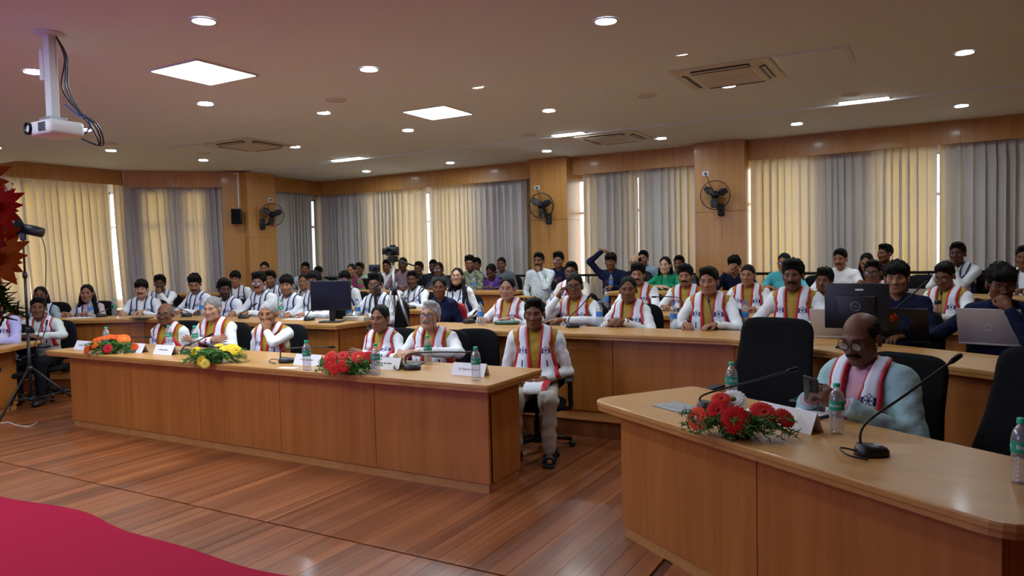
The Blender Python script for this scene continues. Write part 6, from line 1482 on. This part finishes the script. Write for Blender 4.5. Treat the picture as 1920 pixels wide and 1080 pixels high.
for k in range(70):
    x0, z0 = 0.03 + rg.normal() * 0.024, 0.115 + rg.normal() * 0.024; mb2.add([P_(x0, -0.0046, z0), P_(x0 + 0.012, -0.0046, z0 + rg.normal() * 0.006), P_(x0 + 0.006, -0.0046, z0 - 0.008)], [(0, 1, 2)])
mb1.build('orange_print', 'petal', l, False, color='d8602a'); mb2.build('blue_print', 'petal', l, False, color='2f55b0')
laptop(1562, 634, D2, 2, 'white laptop half hidden behind the monitor seen from behind', 'laptop_white', 0.32, 0.22)
laptop(1738, 578, D2, -12, 'grey laptop on the third-row desk behind the young man in navy', 'laptop_silver', 0.34, 0.21)
laptop(1840, 545, D4, -12, 'dark laptop on the back desk at right', 'laptop_dark', 0.30, 0.19)
fp = at_z(1758, 606, D2); e = empty('flask', fp, 0, 'dark drinking flask before the man looking down, third row right', 'flask')
MB().lathe([(0.030, 0.0), (0.036, 0.005), (0.036, 0.15), (0.028, 0.17)], 18).build('body', 'lens_glass', e, True); MB().lathe([(0.026, 0.168), (0.028, 0.17), (0.028, 0.20), (0.024, 0.205)], 18).build('lid', 'black_plastic', e, True); MB().lathe([(0.031, 0.004), (0.031, 0.10)], 16).build('drink', 'gloss_plastic', e, True, color='2a2622')
# ---- video camera on a silver tripod in the aisle
tb = at_y(739, 560, 2.62); e = empty('camera_tripod', (tb[0], tb[1], T1), 0, 'silver tripod standing in the aisle', 'tripod')
hubz = 1.22 - T1
MB().lathe([(0.035, -0.05), (0.045, 0.0), (0.035, 0.05)], 12, (0, 0, hubz)).build('hub', 'black_plastic', e, True)
MB().tube([(0, 0, hubz - 0.25), (0, 0, 1.56 - T1)], 0.016, 10).build('centre_column', 'silver_metal', e, True)
for k in range(3):
    a = R(-100 + 120 * k); c, s = math.cos(a), math.sin(a)
    lg = MB().tube([(0.035 * c, 0.035 * s, hubz), (0.20 * c, 0.20 * s, 0.58)], 0.017, 10).build('leg', 'silver_metal', e, True)
    MB().tube([(0.20 * c, 0.20 * s, 0.58), (0.34 * c, 0.34 * s, 0.02)], 0.012, 8).build('lower_leg', 'silver_metal', lg, True); MB().lathe([(0.022, -0.03), (0.024, 0.0), (0.022, 0.03)], 10, (0.20 * c, 0.20 * s, 0.58)).build('leg_lock', 'black_plastic', lg, True)
    MB().lathe([(0.018, 0.0), (0.018, 0.03), (0.013, 0.04)], 10, (0.34 * c, 0.34 * s, 0)).build('rubber_foot', 'black_plastic', lg, True)
hd = MB().box((0, 0, 1.585 - T1), (0.09, 0.09, 0.07)).build('pan_head', 'black_plastic', e, True, 0.012)
MB().tube([(0.02, 0.03, 1.58 - T1), (0.20, 0.14, 1.50 - T1)], 0.009, 8).build('pan_handle', 'black_plastic', hd, True)
e = empty('video_camera', (tb[0], tb[1], 1.62), R(20), 'black camera mounted on top of the silver tripod', 'camera')
MB().box((0, 0, 0.055), (0.14, 0.07, 0.105)).build('camera_body', 'black_plastic', e, True, 0.010); MB().box((0.0, 0, 0.115), (0.06, 0.06, 0.03)).build('viewfinder_hump', 'black_plastic', e, True, 0.008)
MB().lathe([(0.038, 0.0), (0.038, 0.06), (0.042, 0.062), (0.042, 0.10), (0.034, 0.10), (0.02, 0.07)], 18, (0, -0.035, 0.05), Matrix.Rotation(R(90), 3, 'X')).build('lens', 'dark_metal', e, True); MB().box((-0.10, 0.0, 0.055), (0.05, 0.012, 0.07)).build('flip_screen', 'screen_black', e, True, 0.004)
# small camera on a black handgrip standing on the desk end
gp = at_y(704, 560, 2.24); e = empty('gimbal_camera', (gp[0], gp[1], D2), R(20), 'small camera on a black handgrip before the bearded man with glasses', 'camera')
MB().lathe([(0.05, 0.0), (0.014, 0.03), (0.012, 0.16), (0.018, 0.20), (0.018, 0.37), (0.012, 0.39)], 12).build('handgrip', 'black_plastic', e, True); MB().tube(smooth_path([(0, 0, 0.38), (0.05, 0.02, 0.42), (0.055, 0.02, 0.50), (0.0, 0.02, 0.54)], 5), 0.012, 8).build('gimbal_arm', 'black_plastic', e, True)
cb = MB().box((0, 0, 0.585), (0.12, 0.05, 0.08)).build('camera_body', 'black_plastic', e, True, 0.008); MB().lathe([(0.026, 0.0), (0.026, 0.05), (0.02, 0.05)], 14, (0, -0.02, 0.585), Matrix.Rotation(R(90), 3, 'X')).build('lens', 'dark_metal', cb, True)
# ---- tablet-arm chairs in the aisle
def tablet_chair(p, fl, rz, label, col, side=1):
    e = empty('tablet_arm_chair', (p[0], p[1], fl), rz, label, 'chair')
    v, f = shell(superell(0.44, 0.42, 28, 4.0), 0.0, lambda x, z: -0.10 * x * x, 0.06); mk('seat', [(x, z - 0.02, 0.39 - y) for x, y, z in v], f, 'gloss_plastic', e, True, col)
    v, f = shell(superell(0.44, 0.42, 28, 3.4), 0.70, lambda x, z: 0.23 + 0.10 * z - 0.3 * x * x, 0.04); mk('backrest', v, f, 'gloss_plastic', e, True, col)
    for sx in (-1, 1):
        for sy in (-1, 1): MB().tube([(sx * 0.19, sy * 0.17 - 0.02, 0.37), (sx * 0.21, sy * 0.20 - 0.02, 0.0)], 0.012, 8).build('leg', 'dark_metal', e, True)
        MB().tube(smooth_path([(sx * 0.20, 0.14, 0.38), (sx * 0.21, 0.23, 0.50), (sx * 0.19, 0.25, 0.66)], 4), 0.012, 8).build('back_tube', 'dark_metal', e, True)
    MB().tube(smooth_path([(side * 0.21, 0.12, 0.38), (side * 0.27, 0.10, 0.55), (side * 0.27, -0.05, 0.645)], 4), 0.013, 8).build('tablet_support', 'dark_metal', e, True)
    MB().prism(fillet([(side * 0.33, 0.14), (side * 0.33, -0.42), (side * -0.02, -0.46), (side * -0.02, -0.24), (side * 0.21, -0.18), (side * 0.21, 0.14)][::side], 0.05), 0.655, 0.675).build('writing_tablet', 'top_wood', e, bevel=0.004)
    return e
for o in list(bpy.data.objects):
    if o.name.startswith('person') and o.parent is None:
        if o['label'].startswith('young woman in navy sweatshirt'): tablet_chair(o.location, T1, o.rotation_euler.z, 'red chair with wooden writing arm under the young woman in navy', 'b3142a', 1)
        elif o['label'].startswith('man in white patterned'): tablet_chair(o.location, T2, o.rotation_euler.z, 'black chair with wooden writing arm under the man in patterned shirt', '18191c', -1)
        elif o['label'].startswith('man in yellow vest sitting at the open right end'):
            for s in (-1, 1):   # sandals with straps
                sd_ = MB().prism([(s * 0.135 + x, y) for x, y in fillet([(-0.045, -0.57), (0.045, -0.57), (0.04, -0.29), (-0.04, -0.29)], 0.03)], 0.0, 0.022).build('sandal', 'gloss_plastic', o, False, 0.003, '1c2330')
                for yy, zz in ((-0.50, 0.062), (-0.42, 0.085), (-0.335, 0.10)): MB().tube(smooth_path([(s * 0.135 - 0.045, yy, 0.02), (s * 0.135 - 0.036, yy + 0.01, zz * 0.85), (s * 0.135, yy + 0.015, zz), (s * 0.135 + 0.036, yy + 0.01, zz * 0.85), (s * 0.135 + 0.045, yy, 0.02)], 4), 0.011, 6).build('strap', 'gloss_plastic', sd_, True, color='1c2330')
        elif o['label'].startswith('woman in yellow vest with clasped'):
            wp = MB().lathe([(0.031, -0.013), (0.034, -0.012), (0.034, 0.012), (0.031, 0.013)], 16, (0, 0, 0), caps=False).build('wristwatch', 'black_plastic', o, True); wp.location = (0.10, -0.36, 0.805); wp.rotation_euler = (R(80), 0, R(60))
# ---- studio lamp on a black stand at the left
lp = at_z(60, 778, 0.0); e = empty('lamp_stand', (lp[0], lp[1], 0), 0, 'black light stand with spread tripod legs at the left', 'stand')
MB().tube([(0, 0, 0.16), (0, 0, 0.95)], 0.017, 10).build('lower_tube', 'black_plastic', e, True); MB().tube([(0, 0, 0.9), (0, 0, 1.55)], 0.014, 10).build('middle_tube', 'black_plastic', e, True); MB().tube([(0, 0, 1.5), (0, 0, 1.92)], 0.011, 10).build('upper_tube', 'black_plastic', e, True)
for zz in (0.92, 1.50): MB().lathe([(0.022, -0.03), (0.024, 0.0), (0.022, 0.03)], 10, (0, 0, zz)).build('clamp', 'black_plastic', e, True)
MB().lathe([(0.03, -0.03), (0.034, 0.0), (0.03, 0.03)], 12, (0, 0, 0.50)).build('collar', 'black_plastic', e, True)
MB().lathe([(0.03, -0.02), (0.03, 0.02)], 12, (0, 0, 0.17)).build('lower_collar', 'black_plastic', e, True)
for k, a in enumerate((R(-62), R(178), R(62))):
    c, s = math.cos(a), math.sin(a); lg = MB().tube([(0.03 * c, 0.03 * s, 0.50), (0.50 * c, 0.50 * s, 0.02)], 0.011, 8).build('leg', 'black_plastic', e, True)
    MB().tube([(0.02 * c, 0.02 * s, 0.17), (0.30 * c, 0.30 * s, 0.22)], 0.008, 8).build('brace', 'black_plastic', lg, True); MB().lathe([(0.014, 0.0), (0.014, 0.03)], 8, (0.50 * c, 0.50 * s, 0)).build('rubber_foot', 'black_plastic', lg, True)
e = empty('studio_lamp', (lp[0], lp[1], 2.00), R(-48), 'black studio lamp with open softbox hood on the light stand', 'lamp')
q = Matrix.Rotation(R(76), 3, 'X')
MB().lathe([(0.05, -0.20), (0.055, -0.19), (0.055, 0.0)], 16, (0, 0, 0), q).build('lamp_head', 'black_plastic', e, True)
hd = MB().lathe([(0.055, 0.0), (0.12, 0.06), (0.24, 0.22), (0.30, 0.34), (0.295, 0.345), (0.23, 0.225), (0.11, 0.07)], 8, (0, 0, 0), q, caps=False).build('softbox_hood', 'black_fabric', e, False)
MB().lathe([(0.0, 0.30), (0.28, 0.31)], 8, (0, 0, 0), q, caps=False).build('diffuser_cloth', 'paper', hd); MB().box((0, 0, -0.08), (0.05, 0.05, 0.10)).build('mount', 'black_plastic', e, bevel=0.006)
MB().tube(smooth_path([(0.0, 0.16, -0.04), (0.03, 0.22, -0.3), (0.0, 0.16, -0.9), (0.02, 0.05, -1.3)], 5), 0.005, 6).build('power_cord', 'black_plastic', e, True)
o = MB().tube(smooth_path([tuple(at_z(x, y, 0.006)) for x, y in ((-60, 800), (0, 794), (15, 792), (30, 797), (50, 800), (62, 797), (70, 792))], 5), 0.006, 6).build('floor_cable', 'cream_plastic', None, True); tag(o, 'thin pale cable lying on the floor by the light stand', 'cable')
# ---- flower stand close to the camera at the left edge
fp = at_d(-75, 440, 1.75); e = empty('flower_stand', (fp[0], fp[1], 0), 0, 'grey pedestal stand at the left edge carrying the bouquet', 'stand')
MB().lathe([(0.14, 0.0), (0.14, 0.03), (0.03, 0.05)], 20).build('foot', 'steel_plate', e, True); MB().tube([(0, 0, 0.04), (0, 0, 1.36)], 0.022, 14).build('post', 'steel_plate', e, True); MB().lathe([(0.03, 1.34), (0.05, 1.36), (0.05, 1.38)], 20).build('dish', 'steel_plate', e, True)
e = empty('bouquet', (fp[0], fp[1], 1.38), 0, 'near bouquet of red and orange flowers with white sprays at the left edge', 'flowers')
MB().lathe([(0.035, 0.0), (0.045, 0.06), (0.04, 0.12)], 16).build('vase', 'gloss_plastic', e, True, color='4a5a4a')
vr = np.array([0.8682, 0.4961]); 
def bq(px, py, dist): p = at_d(px, py, dist); return (p[0] - fp[0], p[1] - fp[1], p[2] - 1.38)
nn = (0.45, -0.75, 0.25)
for px, py, d_, r_, col, cc in ((-2, 392, 1.62, 0.046, 'f0361c', 'c8281c'), (8, 448, 1.62, 0.030, 'b8701c', '8a4a14'), (0, 488, 1.60, 0.052, 'f08a1e', 'c06a14'), (-30, 420, 1.66, 0.06, 'd8281c', 'b01c18'), (-40, 350, 1.70, 0.06, 'd87a1e', 'b05a14'), (-34, 480, 1.62, 0.06, 'c8301c', 'b01c18')):
    L0 = bq(px, py, d_); flower(e, L0, nn, r_ * 1.15, col, cc, True); MB().tube(smooth_path([(0, 0, 0.10), (L0[0] * 0.6, L0[1] * 0.6, L0[2] * 0.6), L0], 4), 0.004, 5).build('stem', 'leaf', e, True, color='3a5a28')
rg = np.random.default_rng(9); mb = MB()
for k in range(120):
    b0 = bq(rg.uniform(-40, 24), rg.uniform(330, 445), rg.uniform(1.70, 1.80)); mb.lathe([(0.0, 0.0035), (0.003, 0.002), (0.0035, 0.0), (0.002, -0.003)], 5, b0, caps=False)
    if k % 6 == 0: mb.tube([(0, 0, 0.1), b0], 0.0008, 3, False)
o = mb.build('white_sprays', 'paper', e, True); o['kind'] = 'stuff'
foliage(e, 40, (0.09, 0.09, 0.14), 12, (0, 0, 0.14))
